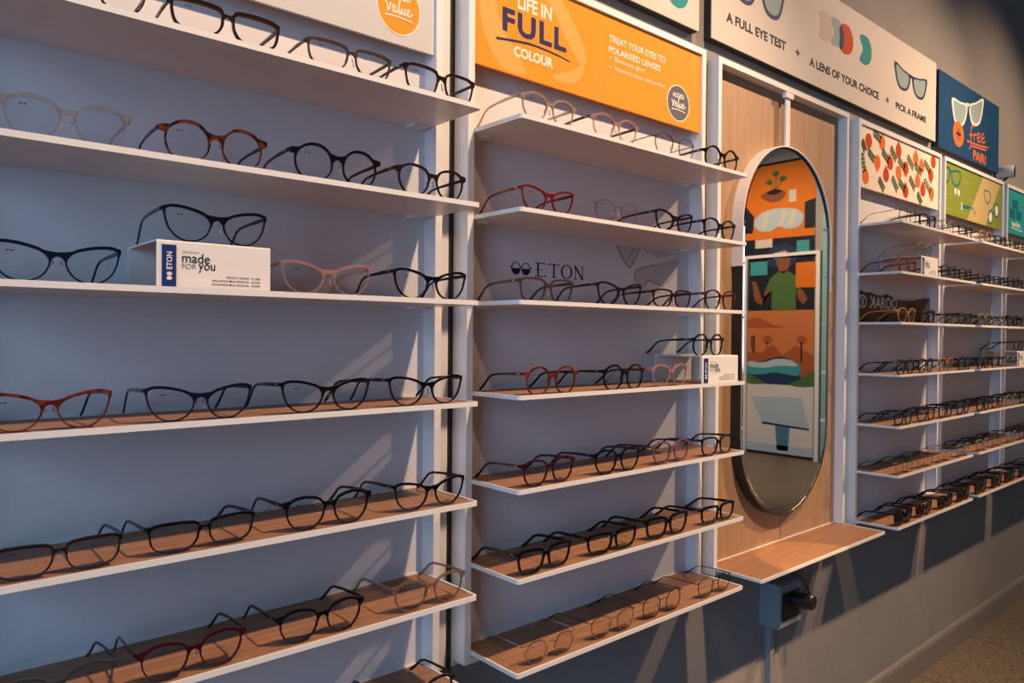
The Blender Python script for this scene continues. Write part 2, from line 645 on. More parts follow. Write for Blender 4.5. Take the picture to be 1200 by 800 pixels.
def serif_word(x0, x1, z0, z1, y, m, parent):
    """ETON in a light serif face"""
    h = z1 - z0
    W = x1 - x0
    th, tn, se = 0.14 * h, 0.055 * h, 0.16 * h
    b = MB()

    def bar(ax, az, bx, bz, wd):
        b.ribbon([(ax, az), (bx, bz)], wd, y - 0.0006, y)
    lw = W / 4.55
    gap = (W - 4 * lw) / 3
    X = x0
    # E
    bar(X + .25 * lw, z0, X + .25 * lw, z1, th)
    for zz, e in ((z1 - tn / 2, .86), (z0 + h / 2, .7), (z0 + tn / 2, .92)):
        bar(X, zz, X + e * lw, zz, tn)
    bar(X + .86 * lw, z1, X + .86 * lw, z1 - se, tn)
    bar(X + .92 * lw, z0, X + .92 * lw, z0 + se, tn)
    X += lw + gap
    # T
    bar(X + .5 * lw, z0, X + .5 * lw, z1, th)
    bar(X + .02 * lw, z1 - tn / 2, X + .98 * lw, z1 - tn / 2, tn)
    bar(X + .28 * lw, z0 + tn / 2, X + .72 * lw, z0 + tn / 2, tn)
    bar(X + .04 * lw, z1, X + .04 * lw, z1 - se, tn)
    bar(X + .96 * lw, z1, X + .96 * lw, z1 - se, tn)
    X += lw + gap
    # O
    b.ring(ell(X + .5 * lw, z0 + h / 2, .54 * lw, h * .52), ell(X + .5 * lw, z0 + h / 2, .40 * lw, h * .46), y - 0.0006, y)
    X += lw + gap
    # N
    bar(X + .16 * lw, z0, X + .16 * lw, z1, tn)
    bar(X + .86 * lw, z0, X + .86 * lw, z1, tn)
    bar(X + .12 * lw, z1, X + .88 * lw, z0, th)
    bar(X, z0 + tn / 2, X + .34 * lw, z0 + tn / 2, tn)
    bar(X, z1 - tn / 2, X + .2 * lw, z1 - tn / 2, tn)
    bar(X + .68 * lw, z1 - tn / 2, X + lw, z1 - tn / 2, tn)
    return b.build('lettering', m, parent)


local(P, serif_word(0.286, 0.437, 1.566, 1.596, PANEL_Y, I_INKDARK, P))
b = MB()
for cx in (0.231, 0.259):
    b.ring(ell(cx, 1.580, .0125, .0135, 20), ell(cx, 1.580, .0108, .0118, 20), PANEL_Y - .0006, PANEL_Y)
    b.prism([(cx + .0125 * math.cos(math.pi + math.pi * i / 10), 1.580 + .0135 * math.sin(math.pi + math.pi * i / 10)) for i in range(11)], PANEL_Y - .0005, PANEL_Y)
b.ribbon([(0.214, 1.583), (0.220, 1.581)], .002, PANEL_Y - .0006, PANEL_Y)
b.ribbon([(0.243, 1.583), (0.247, 1.583)], .002, PANEL_Y - .0006, PANEL_Y)
b.ribbon([(0.270, 1.581), (0.277, 1.583)], .002, PANEL_Y - .0006, PANEL_Y)
local(P, b.build('spectacle_emblem', I_INKDARK, P))
b = MB()
b.prism(spline([(0.617, 1.571), (0.615, 1.590), (0.64, 1.606), (0.714, 1.621), (0.790, 1.640), (0.775, 1.600), (0.728, 1.565), (0.671, 1.577), (0.653, 1.561)], 3), PANEL_Y - .0004, PANEL_Y)
b.prism([(0.547, 1.656), (0.634, 1.656), (0.606, 1.613), (0.587, 1.610)], PANEL_Y - .0004, PANEL_Y)
b.prism([(0.66, 1.656), (0.78, 1.652), (0.70, 1.634)], PANEL_Y - .0004, PANEL_Y)
local(P, b.build('grey_photo_print', I_PHOTO, P))
b = MB()
for ln, wd in (([(0.547, 1.655), (0.570, 1.625), (0.590, 1.609), (0.604, 1.610), (0.634, 1.655)], .004), ([(0.587, 1.622), (0.616, 1.655)], .003),
               ([(0.617, 1.571), (0.616, 1.592), (0.64, 1.606), (0.714, 1.621)], .003), ([(0.653, 1.561), (0.671, 1.577), (0.728, 1.565)], .003), ([(0.650, 1.655), (0.668, 1.642)], .003)):
    b.ribbon(spline(ln, 4, False), wd, PANEL_Y - .0008, PANEL_Y)
local(P, b.build('grey_photo_lines', I_PHOTOD, P))

# mirror bay
MX0, MX1 = 0.924, 1.652
t = frame(MX0, MX1, 'tall white metal frame around the wood panels and the mirror')
seam = 1.3055
for a, c in ((MX0, seam - 0.0025), (seam + 0.0025, MX1)):
    local(t, MB().box(a, c, 0.030, WALL_Y, FRAME_BOT + 0.012, FRAME_TOP - PW).build('wood_panel', OAK, t))
local(t, MB().box(seam - 0.0025, seam + 0.0025, 0.036, WALL_Y, FRAME_BOT + 0.012, FRAME_TOP - PW).build('panel_joint', BLACKM, t))
shelf(0.912, 1.652, 0.824, 'wide wood ledge with white edge, directly below the mirror', None, 0.139, 0.030)

m = thing('wall_mirror', 'tall pill shaped mirror with black rim hanging on the wood panels', 'mirror', (1.281, 0.03, 1.455))
MR, MH = 0.254, 0.291
b = MB().ring(stadium(0, 0, MR, MH), stadium(0, 0, MR - 0.002, MH), -0.0315, -0.0003)
b.prism(stadium(0, 0, MR - 0.002, MH), -0.012, -0.0003)
b.build('rim', RIMBLACK, m)
MB().ring(stadium(0, 0, MR - 0.0024, MH), stadium(0, 0, MR - 0.0145, MH), -0.0285, -0.0125, fy=lambda p: 0.0).build('glass_bevel', MIRROR, m)
MB().prism(stadium(0, 0, MR - 0.0148, MH), -0.030, -0.0125).build('mirror_glass', MIRROR, m)
# pale strap round the upper half
pts_o, pts_i = [], []
for i in range(37):
    tt = math.pi * i / 36
    pts_o.append(((MR + 0.0045) * math.cos(tt), MH + (MR + 0.0045) * math.sin(tt)))
    pts_i.append(((MR + 0.0008) * math.cos(tt), MH + (MR + 0.0008) * math.sin(tt)))
zl = 1.635 - 1.455
pts_o = [(MR + 0.0045, zl - 0.05)] + pts_o + [(-MR - 0.0045, zl)]
pts_i = [(MR + 0.0008, zl - 0.05)] + pts_i + [(-MR - 0.0008, zl)]
n = len(pts_o)
vs = []
for y in (-0.036, -0.0005):
    vs += [(p[0], y, p[1]) for p in pts_o] + [(p[0], y, p[1]) for p in pts_i]
fs = []
for i in range(n - 1):
    fs += [(i, i + 1, n + i + 1, n + i), (2 * n + i, 3 * n + i, 3 * n + i + 1, 2 * n + i + 1),
           (i, 2 * n + i, 2 * n + i + 1, i + 1), (n + i, n + i + 1, 3 * n + i + 1, 3 * n + i)]
fs += [(0, n, 3 * n, 2 * n), (n - 1, 3 * n - 1, 4 * n - 1, 2 * n - 1)]
MB().add(vs, fs).build('strap', GRIP, m)
b = MB().box(-0.012, 0.012, -0.024, -0.019, MH + MR + 0.0045, 2.150 - 1.455)
b.box(-0.022, 0.022, -0.0295, -0.017, 2.150 - 1.455, 2.1665 - 1.455)
b.build('hanging_bar', WHITE, m)

# ------------------------------------------------------------------ signs
# left bay header
t = thing('header_sign', 'pale grey sign with an orange round badge above the left shelves', 'sign', (-0.745, 0, 1.952))
local(t, MB().box(-0.7445, -0.0005, -0.002, 0.004, 1.952, 2.1665).build('board', I_SIGNGREY, t))


def script_value(cx, cz, sc, y, m, parent):
    """the word value in joined handwriting with an underline"""
    L = [[(-1.0, .25), (-.9, .3), (-.78, -.22), (-.62, .3), (-.52, .28)],
         [(-.30, .2), (-.42, .22), (-.5, 0), (-.42, -.2), (-.3, -.05), (-.28, .2), (-.28, -.1), (-.2, -.2), (-.08, 0)],
         [(-.08, 0), (.04, .5), (.1, .75), (.02, .7), (-.02, .2), (.02, -.18), (.1, -.2), (.2, .1)],
         [(.2, .2), (.2, -.1), (.28, -.2), (.38, -.05), (.42, .2), (.42, -.1), (.48, -.2), (.58, -.05)],
         [(.58, -.05), (.72, .05), (.76, .2), (.66, .22), (.6, 0), (.68, -.2), (.84, -.14), (1.0, .05)],
         [(-1.0, -.48), (0, -.42), (1.0, -.52)]]
    return strokes([spline([(cx + p[0] * sc, cz + p[1] * sc) for p in l], 3, False) for l in L], sc * 0.085, y, m, parent)


def badge(cx, cz, rx, rz, y, face, rim, txt, parent):
    bd = local(parent, MB().prism(ell(cx, cz, rx * .95, rz * .95, 40), y - .0005, y).build('badge', face, parent))
    MB().ring(ell(cx, cz, rx, rz, 40), ell(cx, cz, rx * .95, rz * .95, 40), y - .0007, y).build('badge_ring', rim, bd)
    text('ADDED', cx - rx * .52, cx + rx * .52, cz + rz * .30, cz + rz * .55, y - .0008, txt, bd, 0.02)
    script_value(cx, cz - rz * .10, rx * .62, y - .0006, txt, bd)


badge(-0.0785, 2.018, 0.046, 0.050, -0.002, I_ORANGE, I_CREAM, I_CREAM, t)

# middle bay header: orange
t = thing('header_sign', 'orange sign reading life in full colour, above the middle shelves', 'sign', (0.0897, 0, 1.962))
local(t, MB().box(0.0902, 0.8355, -0.002, 0.004, 1.962, 2.1665).build('board', I_ORANGE, t))
Y = -0.002
b = MB()
b.prism(spline([(0.265, 2.166), (0.315, 2.166), (0.372, 2.11), (0.405, 2.06), (0.395, 2.03), (0.355, 2.06), (0.315, 2.11)], 3), Y - .0003, Y)
b.prism(spline([(0.105, 2.10), (0.135, 2.12), (0.165, 2.05), (0.215, 1.995), (0.225, 1.970), (0.16, 1.970), (0.115, 2.03)], 3), Y - .0003, Y)
b.prism(spline([(0.30, 1.985), (0.36, 2.01), (0.40, 2.035), (0.385, 1.995), (0.34, 1.978)], 3), Y - .00025, Y)
local(t, b.build('swoosh_print', I_ORANGEL, t))
Y2 = Y - .0006
local(t, text('LIFE IN', 0.203, 0.299, 2.101, 2.131, Y2, I_CREAM, t, 0.03))
local(t, text('FULL', 0.163, 0.343, 2.045, 2.094, Y2, I_NAVY, t, 0.035, spacing=1.15))
local(t, text('COLOUR', 0.194, 0.304, 2.001, 2.023, Y2, I_CREAM, t, 0.04))
local(t, MB().ribbon(spline([(0.147, 2.025), (0.23, 2.036), (0.30, 2.035), (0.354, 2.029)], 5, False), [.0055 - .0002 * i for i in range(16)], Y - .0006, Y).build('underline', I_NAVY, t))
local(t, MB().box(0.4525, 0.4555, Y - .0006, Y, 1.978, 2.143).build('divider_line', I_ORANGEL, t))
local(t, text('TREAT YOUR EYES TO', 0.480, 0.687, 2.108, 2.124, Y2, I_CREAM, t, 0.02))
local(t, text('POLARISED LENSES', 0.480, 0.668, 2.083, 2.098, Y2, I_CREAM, t, 0.02))
local(t, text('Eliminates glare', 0.501, 0.607, 2.062, 2.077, Y2, I_CREAM, t, 0.0))
local(t, text('Improves vision and comfort', 0.501, 0.688, 2.042, 2.056, Y2, I_CREAM, t, 0.0))
b = MB()
for z in (2.071, 2.050):
    b.prism(ell(0.485, z, .0025, .0025, 10), Y - .0006, Y)
local(t, b.build('bullet', I_CREAM, t))
badge(0.741, 2.020, 0.046, 0.046, Y, I_SLATE, I_CREAM, I_CREAM, t)

# right bay header: red fruit print
t = thing('header_sign', 'cream sign printed with red fruit and green leaves, right of the mirror', 'sign', (1.7575, 0, 1.952))
local(t, MB().box(1.758, 2.4735, -0.002, 0.004, 1.952, 2.1665).build('board', I_BLOSSOM, t))
POM = [(1.828, 2.121), (1.936, 2.133), (2.079, 2.129), (1.899, 2.056), (2.006, 2.071), (2.239, 2.125), (2.146, 2.073), (2.296, 2.103), (2.415, 2.141), (2.082, 2.046), (1.973, 2.022), (1.806, 1.991), (2.39, 2.083), (2.26, 2.041), (2.312, 2.013), (2.4, 2.011), (2.147, 1.986)]
for i, (x, z) in enumerate(POM):
    up = 1 if i % 3 else -1
    sc_ = 1.28
    pts = spline([(x - .027, z), (x - .016, z + .017 * up), (x - .008, z + .019 * up), (x - .012, z + .028 * up), (x, z + .022 * up), (x + .012, z + .028 * up), (x + .008, z + .019 * up), (x + .018, z + .016 * up), (x + .027, z), (x + .015, z - .018 * up), (x - .015, z - .018 * up)], 2)
    pts = [(min(x + (p[0] - x) * .95, 2.4715), min(z + (p[1] - z) * sc_, 2.165)) for p in pts]
    local(t, flat(pts, -0.002, I_BRIGHTOR if i % 2 else I_RED, t, 'fruit_print'))
LF = [(1.775, 2.118, 1.799, 2.084), (1.774, 2.075, 1.796, 2.01), (1.86, 2.160, 1.921, 2.142), (1.82, 2.087, 1.869, 2.063), (1.933, 2.107, 1.991, 2.078), (2.006, 2.133, 2.054, 2.093), (2.072, 2.101, 2.133, 2.071), (2.156, 2.124, 2.214, 2.088), (2.227, 2.1, 2.292, 2.079), (2.178, 2.047, 2.23, 2.009), (1.909, 2.004, 1.954, 1.967), (2.021, 2.025, 2.07, 1.983), (2.08, 2.019, 2.136, 1.992), (2.317, 2.13, 2.379, 2.098), (2.32, 2.058, 2.389, 2.015), (2.256, 1.997, 2.296, 1.961)]
for (xa, za, xb, zb) in LF:
    b = MB()
    b.ribbon([(xa, za), (xb, zb)], .0025, -0.0025, -0.002)
    n = 5
    dx, dz = xb - xa, zb - za
    l = math.hypot(dx, dz)
    ux, uz = dx / l, dz / l
    for k in range(n):
        for s in (-1, 1):
            f = (k + .5) / n
            px, pz = xa + dx * f, za + dz * f
            ex, ez = px + (ux * .012 - s * uz * .017), pz + (uz * .012 + s * ux * .017)
            mx_, mz_ = (px + ex) / 2, (pz + ez) / 2
            qx, qz = -(ez - pz) * .32, (ex - px) * .32
            b.prism([(px, pz), (mx_ + qx, mz_ + qz), (ex, ez), (mx_ - qx, mz_ - qz)], -0.0026, -0.002)
    local(t, b.build('leaf_print', I_LEAF, t))

# far right bay header: olive green
t = thing('header_sign', 'olive green sign with a tan diagonal band and drawn spectacles', 'sign', (2.539, 0, 1.948))
local(t, MB().box(2.5395, 3.2655, -0.002, 0.004, 1.948, 2.1665).build('board', I_GREEN, t))
Y = -0.002
local(t, flat([(3.004, 2.1665), (3.250, 2.1665), (3.040, 1.948), (2.805, 1.948)], Y, I_TAN, t, 'band_print'))
b = MB()
b.ribbon(spline([(2.5405, 2.140), (2.591, 2.139), (2.586, 2.098), (2.570, 2.082), (2.5405, 2.082)], 3, False), .009, Y - .0006, Y)
b.ribbon(spline([(2.618, 2.132), (2.713, 2.143), (2.712, 2.105), (2.690, 2.083), (2.655, 2.080), (2.628, 2.095)], 3), .009, Y - .0006, Y, closed=True)
b.ribbon([(2.589, 2.135), (2.620, 2.132)], .009, Y - .0006, Y)
local(t, b.build('drawn_spectacles', I_TEALD, t))
b = MB().ribbon(spline([(2.747, 2.003), (2.78, 2.002), (2.83, 2.006)], 3, False), .016, Y - .0006, Y)
b.ribbon(spline([(2.83, 2.006), (2.87, 2.006), (2.909, 1.982)], 3, False), .006, Y - .0006, Y)
local(t, b.build('drawn_temple', I_TEALD, t))
local(t, MB().ribbon(spline([(3.020, 2.106), (3.100, 2.106), (3.096, 2.070), (3.066, 2.052), (3.036, 2.066)], 3), .007, Y - .0008, Y, closed=True).build('drawn_rim', I_TEALD, t))
b = MB().ribbon(ell(3.110, 1.995, .027, .030, 20), .009, Y - .0008, Y, closed=True)
b.ribbon(ell(3.195, 2.034, .027, .030, 20), .009, Y - .0008, Y, closed=True)
b.ribbon([(3.137, 2.012), (3.168, 2.022)], .008, Y - .0008, Y)
local(t, b.build('drawn_spectacles', I_TEALD, t))
for pts in (rrect(2.652, 2.676, 2.044, 2.068, .004), rrect(2.690, 2.713, 2.042, 2.066, .004), [(2.734, 1.985), (2.746, 1.985), (2.746, 2.018), (2.734, 2.018)]):
    local(t, flat(pts, Y, I_WHITE, t, 'white_print'))
for cx, cz in ((3.110, 1.995), (3.195, 2.034)):
    local(t, flat(ell(cx, cz, .022, .025, 16), Y, I_WHITE, t, 'drawn_lens'))
b = MB()
b.ribbon([(2.545, 2.033), (2.884, 2.039)], .004, Y - .0004, Y)
b.ribbon([(2.545, 1.971), (2.80, 1.975)], .004, Y - .0004, Y)
b.ribbon([(2.75, 2.11), (2.85, 2.11), (2.85, 2.07)], .004, Y - .0004, Y)
local(t, b.build('guide_line_print', I_GREENL, t))

# teal header at the edge
t = thing('header_sign', 'teal sign with dark squares and white script, at the right edge', 'sign', (3.347, 0, 1.948))
local(t, MB().box(3.3475, 4.0695, -0.002, 0.004, 1.948, 2.1665).build('board', I_TEALB, t))
b = MB()
for x, z in ((3.478, 2.098), (3.436, 2.048), (3.538, 2.050)):
    b.box(x - .042, x + .042, Y - .0006, Y, z - .022, z + .022)
local(t, b.build('square_print', I_TEALD, t))
local(t, text('win', 3.420, 3.560, 1.985, 2.014, Y - .0006, I_WHITE, t, 0.03))
local(t, MB().ribbon([(3.415, 1.979), (3.60, 1.972)], .005, Y - .0006, Y).build('underline', I_WHITE, t))

# the header boards sit recessed between the posts, just in front of the back panels
for o in list(COL.objects):
    if o.name.startswith('header_sign') and o.parent is None:
        z0 = o.location.z
        o.location.y += 0.008
        o.location.z = z0 + 0.004
        o.scale.z = (2.1665 - z0 - 0.004) / (2.1665 - z0)

# upper wall signs: white faces on black boxes
SY = 0.020


def wall_sign(x0, x1, z0, z1, label, face):
    s = thing('wall_sign', label, 'sign', (x0, WALL_Y, z0))
    local(s, MB().box(x0, x1, SY + .003, WALL_Y, z0, z1).build('box_body', BLACKM, s))
    local(s, MB().box(x0, x1, SY, SY + .003, z0, z1).build('face', face, s))
    return s


def drawn_glasses(cx, cz, hw, hh, y, rim, lens, parent, tilt=0.0):
    """a flat drawing of a pair of spectacles"""
    a = hw * .46
    for s in (-1, 1):
        ox = cx + s * hw * .52
        shp = [(-.92, .55), (0, .72), (1.08, 1.0), (1.0, .1), (.62, -.78), (0, -1), (-.6, -.8), (-.95, -.1)]
        pts = spline([(ox + s * p[0] * a, cz + p[1] * hh + tilt * (ox + s * p[0] * a - cx)) for p in shp], 3)
        oz = cz + tilt * (ox - cx)
        inner = [(ox + (p[0] - ox) * .80, oz + (p[1] - oz) * .80) for p in pts]
        local(parent, MB().ring(pts, inner, y - .0008, y).build('drawn_rim', rim, parent))
        local(parent, MB().prism(inner, y - .0006, y).build('drawn_lens', lens, parent))
    local(parent, MB().ribbon([(cx - hw * .12, cz + hh * .5), (cx + hw * .12, cz + hh * .5)], hh * .24, y - .0008, y).build('drawn_bridge', rim, parent))


s = wall_sign(-0.72, 0.846, 2.235, 2.550, 'white wall sign cut by the top edge, above the orange sign', I_SIGNW)
for cx in (0.752, 0.640):
    local(s, MB().prism(ell(cx, 2.310, .046, .040, 24), SY - .0006, SY).build('lens_print', I_TEAL, s))
s = wall_sign(0.903, 2.474, 2.235, 2.550, 'long white wall sign reading a full eye test, above the mirror', I_SIGNW)
local(s, text('A FULL EYE TEST', 0.971, 1.287, 2.297, 2.324, SY - .0006, I_INKDARK, s, 0.028))
local(s, text('A LENS OF YOUR CHOICE', 1.432, 1.938, 2.289, 2.316, SY - .0006, I_INKDARK, s, 0.028))
local(s, text('PICK A FRAME', 2.084, 2.373, 2.289, 2.314, SY - .0006, I_INKDARK, s, 0.028))
local(s, text('+', 1.345, 1.372, 2.300, 2.320, SY - .0006, I_INKDARK, s, 0.02))
local(s, text('+', 1.998, 2.024, 2.294, 2.314, SY - .0006, I_INKDARK, s, 0.02))
drawn_glasses(1.135, 2.430, 0.140, 0.060, SY, I_NAVY, I_GREYGREEN, s)
drawn_glasses(2.223, 2.415, 0.150, 0.046, SY, I_NAVY, I_GREYGREEN, s)


def lens_shape(x0, x1, z0, z1, bend, m_, nm, y):
    w_ = x1 - x0
    h_ = z1 - z0
    pts = spline([(x0 + .3 * w_, z1), (x0 + .75 * w_, z1 - .06 * h_), (x1, z1 - .45 * h_), (x0 + .85 * w_, z0 + .15 * h_), (x0 + .4 * w_, z0), (x0, z0 + .1 * h_), (x0 + bend * w_, z0 + .5 * h_), (x0, z1 - .12 * h_)], 4)
    return local(s, MB().prism(pts, y - .0006, y).build(nm, m_, s))


lens_shape(1.493, 1.585, 2.392, 2.484, .12, I_PALEPINK, 'lens_print', SY)
lens_shape(1.571, 1.655, 2.394, 2.486, .30, I_GREYGREEN, 'lens_print', SY)
lens_shape(1.640, 1.730, 2.386, 2.484, .10, I_RED, 'lens_print', SY - .0004)
lens_shape(1.630, 1.662, 2.394, 2.470, .10, I_NAVY, 'lens_overlap_print', SY - .0008)
lens_shape(1.781, 1.875, 2.386, 2.486, .26, I_TEAL, 'lens_print', SY)

s = wall_sign(2.506, 3.262, 2.224, 2.536, 'dark blue wall sign with white spectacles and orange free pair lettering', I_BLUE)
drawn_glasses(2.845, 2.428, 0.190, 0.062, SY, I_WHITE, I_GREYGREEN, s, .20)
local(s, MB().prism(ell(2.730, 2.312, .064, .054, 28), SY - .0010, SY).build('plus_disc', I_BRIGHTOR, s))
b = MB()
b.box(2.700, 2.760, SY - .0013, SY - .001, 2.307, 2.318)
b.box(2.724, 2.736, SY - .0013, SY - .001, 2.288, 2.336)
local(s, b.build('plus_mark', I_NAVY, s))
FR = [[(2.912, 2.372), (2.897, 2.380), (2.884, 2.362), (2.884, 2.315), (2.878, 2.280), (2.866, 2.274)], [(2.864, 2.334), (2.912, 2.340)],
      [(2.924, 2.318), (2.926, 2.350), (2.934, 2.346), (2.958, 2.352)],
      [(2.966, 2.336), (2.996, 2.346), (2.990, 2.362), (2.972, 2.356), (2.966, 2.334), (2.984, 2.322), (3.010, 2.332)],
      [(3.018, 2.342), (3.050, 2.352), (3.044, 2.370), (3.026, 2.362), (3.020, 2.340), (3.040, 2.328), (3.072, 2.340)],
      [(2.835, 2.302), (2.98, 2.307), (3.114, 2.319)], [(2.893, 2.290), (3.087, 2.302)]]
local(s, strokes([spline(l, 4, False) for l in FR], .0078, SY, I_BRIGHTOR, s))
local(s, text('PAIR!', 2.915, 3.082, 2.233, 2.278, SY - .0006, I_BRIGHTOR, s, 0.03))

# ------------------------------------------------------------------ spectacles
STY = {
    'round': [(-1, .05), (-.86, .56), (-.45, .92), (.05, 1.0), (.55, .86), (.92, .50), (1.02, 0), (.84, -.58), (.4, -.94), (-.1, -1.0), (-.6, -.8), (-.93, -.4)],
    'panto': [(-.96, .28), (-.72, .70), (-.2, .88), (.35, .90), (.82, .72), (1.02, .30), (.95, -.22), (.66, -.70), (.2, -.93), (-.3, -.90), (-.72, -.60), (-.93, -.15)],
    'cat-eye': [(-.94, .18), (-.68, .55), (-.15, .78), (.4, .90), (.86, .90), (1.06, .72), (1.0, .15), (.80, -.40), (.38, -.82), (-.15, -.90), (-.62, -.68), (-.88, -.25)],
    'rectangular': [(-1.0, .25), (-.92, .66), (-.4, .78), (.2, .80), (.78, .76), (1.04, .58), (1.02, .0), (.88, -.52), (.50, -.80), (-.1, -.84), (-.65, -.74), (-.94, -.28)],
    'square': [(-.98, .3), (-.86, .72), (-.3, .86), (.3, .88), (.82, .82), (1.03, .52), (.98, -.05), (.82, -.58), (.4, -.90), (-.2, -.92), (-.70, -.72), (-.93, -.22)],
    'hexagonal': [(-1.0, .0), (-.78, .42), (-.52, .84), (0, .88), (.52, .84), (.78, .42), (1.0, .0), (.78, -.42), (.52, -.84), (0, -.88), (-.52, -.84), (-.78, -.42)],
}
HALF = {'round': (.0252, .0240), 'panto': (.0265, .0238), 'cat-eye': (.0280, .0228), 'rectangular': (.0280, .0205), 'square': (.0275, .0217), 'hexagonal': (.0262, .0228)}
PARTS = {}


def bow(x):
    return 0.9 * x * x


def offset(pts, d, top=0.0, cz=0.0):
    n = len(pts)
    out = []
    for i in range(n):
        ax, az = pts[i - 1]
        bx, bz = pts[(i + 1) % n]
        tx, tz = bx - ax, bz - az
        l = math.hypot(tx, tz)
        nx, nz = -tz / l, tx / l
        px, pz = pts[i]
        # outward = away from centre of the lens
        if nx * (px - offset.c[0]) + nz * (pz - offset.c[1]) < 0:
            nx, nz = -nx, -nz
        k = d * (1 + top * max(0.0, nz))
        out.append((px + nx * k, pz + nz * k))
    return out


def spec_parts(style, rim):
    """meshes of one pair of spectacles standing on its lower rims and temple tips; faces -y, 0.140 wide"""
    key = (style, rim)
    if key in PARTS:
        return PARTS[key]
    a, hb = HALF[style]
    rw, ty, top = {'thick': (.0030, .0044, .8), 'medium': (.0018, .0038, 1.15), 'thin': (.0009, .0020, .15)}[rim]
    bridge = {'thick': 0.0105, 'medium': 0.0125, 'thin': 0.018}[rim] + (0.003 if style == 'round' else 0)
    cx = bridge / 2 + rw + a
    scale_x = 1.0
    cz = hb * .95 + rw + 0.0004
    tilt = math.radians(7)

    def yt(p):
        return bow(p[0]) - (p[1] - 0.0) * math.tan(tilt) * 0.55

    def slab(poly):
        n = len(poly)
        fr.add([(p[0], yt(p) - ty / 2 - .0001, p[1]) for p in poly] + [(p[0], yt(p) + ty / 2 + .0001, p[1]) for p in poly],
               [tuple(range(n)), tuple(range(n, 2 * n))[::-1]] + [(i, (i + 1) % n, n + (i + 1) % n, n + i) for i in range(n)])

    fr = MB()
    lens = {}
    ends = []
    nasal = {}
    temporal = {}
    for s in (-1, 1):
        pts = spline([(s * (cx + p[0] * a), cz + p[1] * hb) for p in STY[style]], 3)
        offset.c = (s * cx, cz)
        outer = offset(pts, rw, top)
        fr.ring(outer, pts, -ty / 2, ty / 2, fy=yt)
        inn = offset(pts, 0.0002)
        n = len(inn)
        c = (s * cx, yt((s * cx, cz)) - 0.0012, cz)
        vs = [c] + [(p[0], yt(p), p[1]) for p in inn]
        lens[s] = new_mesh('lens', vs, [(0, i + 1, (i + 1) % n + 1) for i in range(n)], LENS, True)
        mid = [((p[0] * .6 + q[0] * .4), (p[1] * .6 + q[1] * .4)) for p, q in zip(outer, pts)]
        ang = [math.degrees(math.atan2(p[1] - cz, s * (p[0] - s * cx))) for p in mid]
        nasal[s] = [p for _, p in sorted(((-g if g < 0 else 360 - g), p) for g, p in zip(ang, mid) if g > {'cat-eye': 122, 'round': 136, 'panto': 146, 'square': 152, 'rectangular': 154}.get(style, 140) or g < -176)]
        temporal[s] = [p for _, p in sorted((g, p) for g, p in zip(ang, mid) if 10 < g < (50 if style != 'cat-eye' else 46))]
        k = max(outer, key=lambda p: s * p[0] + .75 * p[1])
        ends.append((s, k))
    # bridge
    nz = cz + hb * (.40 if style != 'rectangular' else .46)
    xb = bridge / 2 + rw * 1.2 + .0016
    bt = (0, {'thick': .0034, 'medium': .0025, 'thin': .0009}[rim])
    if rim == 'thin':
        path = []
        for i in range(7):
            t_ = -1 + 2 * i / 6
            z_ = nz + (1 - t_ * t_) * .0022
            path.append((t_ * xb, yt((t_ * xb, z_)), z_))
        fr.tube(path, [(ty * .42, bt[1])] * 7, 6)
    else:
        # moulded saddle bridge flowing out of both rims
        R_ = sorted(nasal[1], key=lambda p: -p[1])      # from the top down
        L_ = sorted(nasal[-1], key=lambda p: -p[1])
        th = bt[1] * 2.0
        zc = nz - .0008
        low = [(R_[-1][0] * q, zc - (zc - R_[-1][1]) * abs(q) ** 2.2) for q in (.72, .4, 0, -.4, -.72)]
        zt_ = min(R_[0][1], L_[0][1])
        zs = min(zc + th, zt_ - .0004)
        high = [(R_[0][0] * q, zs + (zt_ - zs) * abs(q) ** 1.7) for q in (-.75, -.45, 0, .45, .75)]
        slab(R_ + low + L_[::-1] + high)
    # end pieces out to the hinge
    hx = 0.0690
    hz = {}
    for s, k in ends:
        if rim == 'thin':
            z_ = k[1] - rw * 1.3
            hz[s] = z_
            r0 = .0011
            fr.tube([(k[0] - s * .0030, yt(k) + .0001, z_ + r0 * .25), (s * hx, yt((hx, z_)) + .0012, z_), (s * (hx + .0008), yt((hx, z_)) + .0045, z_ - .0002)],
                    [(ty * .48, r0), (ty * .5, r0 * 1.1), (ty * .4, r0)], 6)
            continue
        A_ = temporal[s]
        hgt_ = .0082 if rim == 'thick' else .0066
        zt_ = A_[-1][1] - (.0006 if style == 'cat-eye' else .0022 if style in ('round', 'panto') else .0012)
        slab([(s * hx, zt_ - hgt_)] + A_ + [(s * (hx - .0012), zt_ + .0002), (s * hx, zt_ - .0008)])
        z_ = zt_ - hgt_ / 2
        hz[s] = z_
        y_ = yt((hx, z_))
        fr.add([(s * (hx - .0022), y_, z_ - hgt_ * .42), (s * (hx + .0006), y_ - ty * .3, z_ - hgt_ * .42), (s * (hx + .0010), y_ + .0060, z_ - hgt_ * .40), (s * (hx - .0018), y_ + .0060, z_ - hgt_ * .40),
                (s * (hx - .0022), y_, z_ + hgt_ * .42), (s * (hx + .0006), y_ - ty * .3, z_ + hgt_ * .42), (s * (hx + .0010), y_ + .0060, z_ + hgt_ * .40), (s * (hx - .0018), y_ + .0060, z_ + hgt_ * .40)],
               [(0, 3, 2, 1), (4, 5, 6, 7), (0, 1, 5, 4), (1, 2, 6, 5), (2, 3, 7, 6), (3, 0, 4, 7)])
    front = fr.mesh('front_frame')
    # temples
    temples = {}
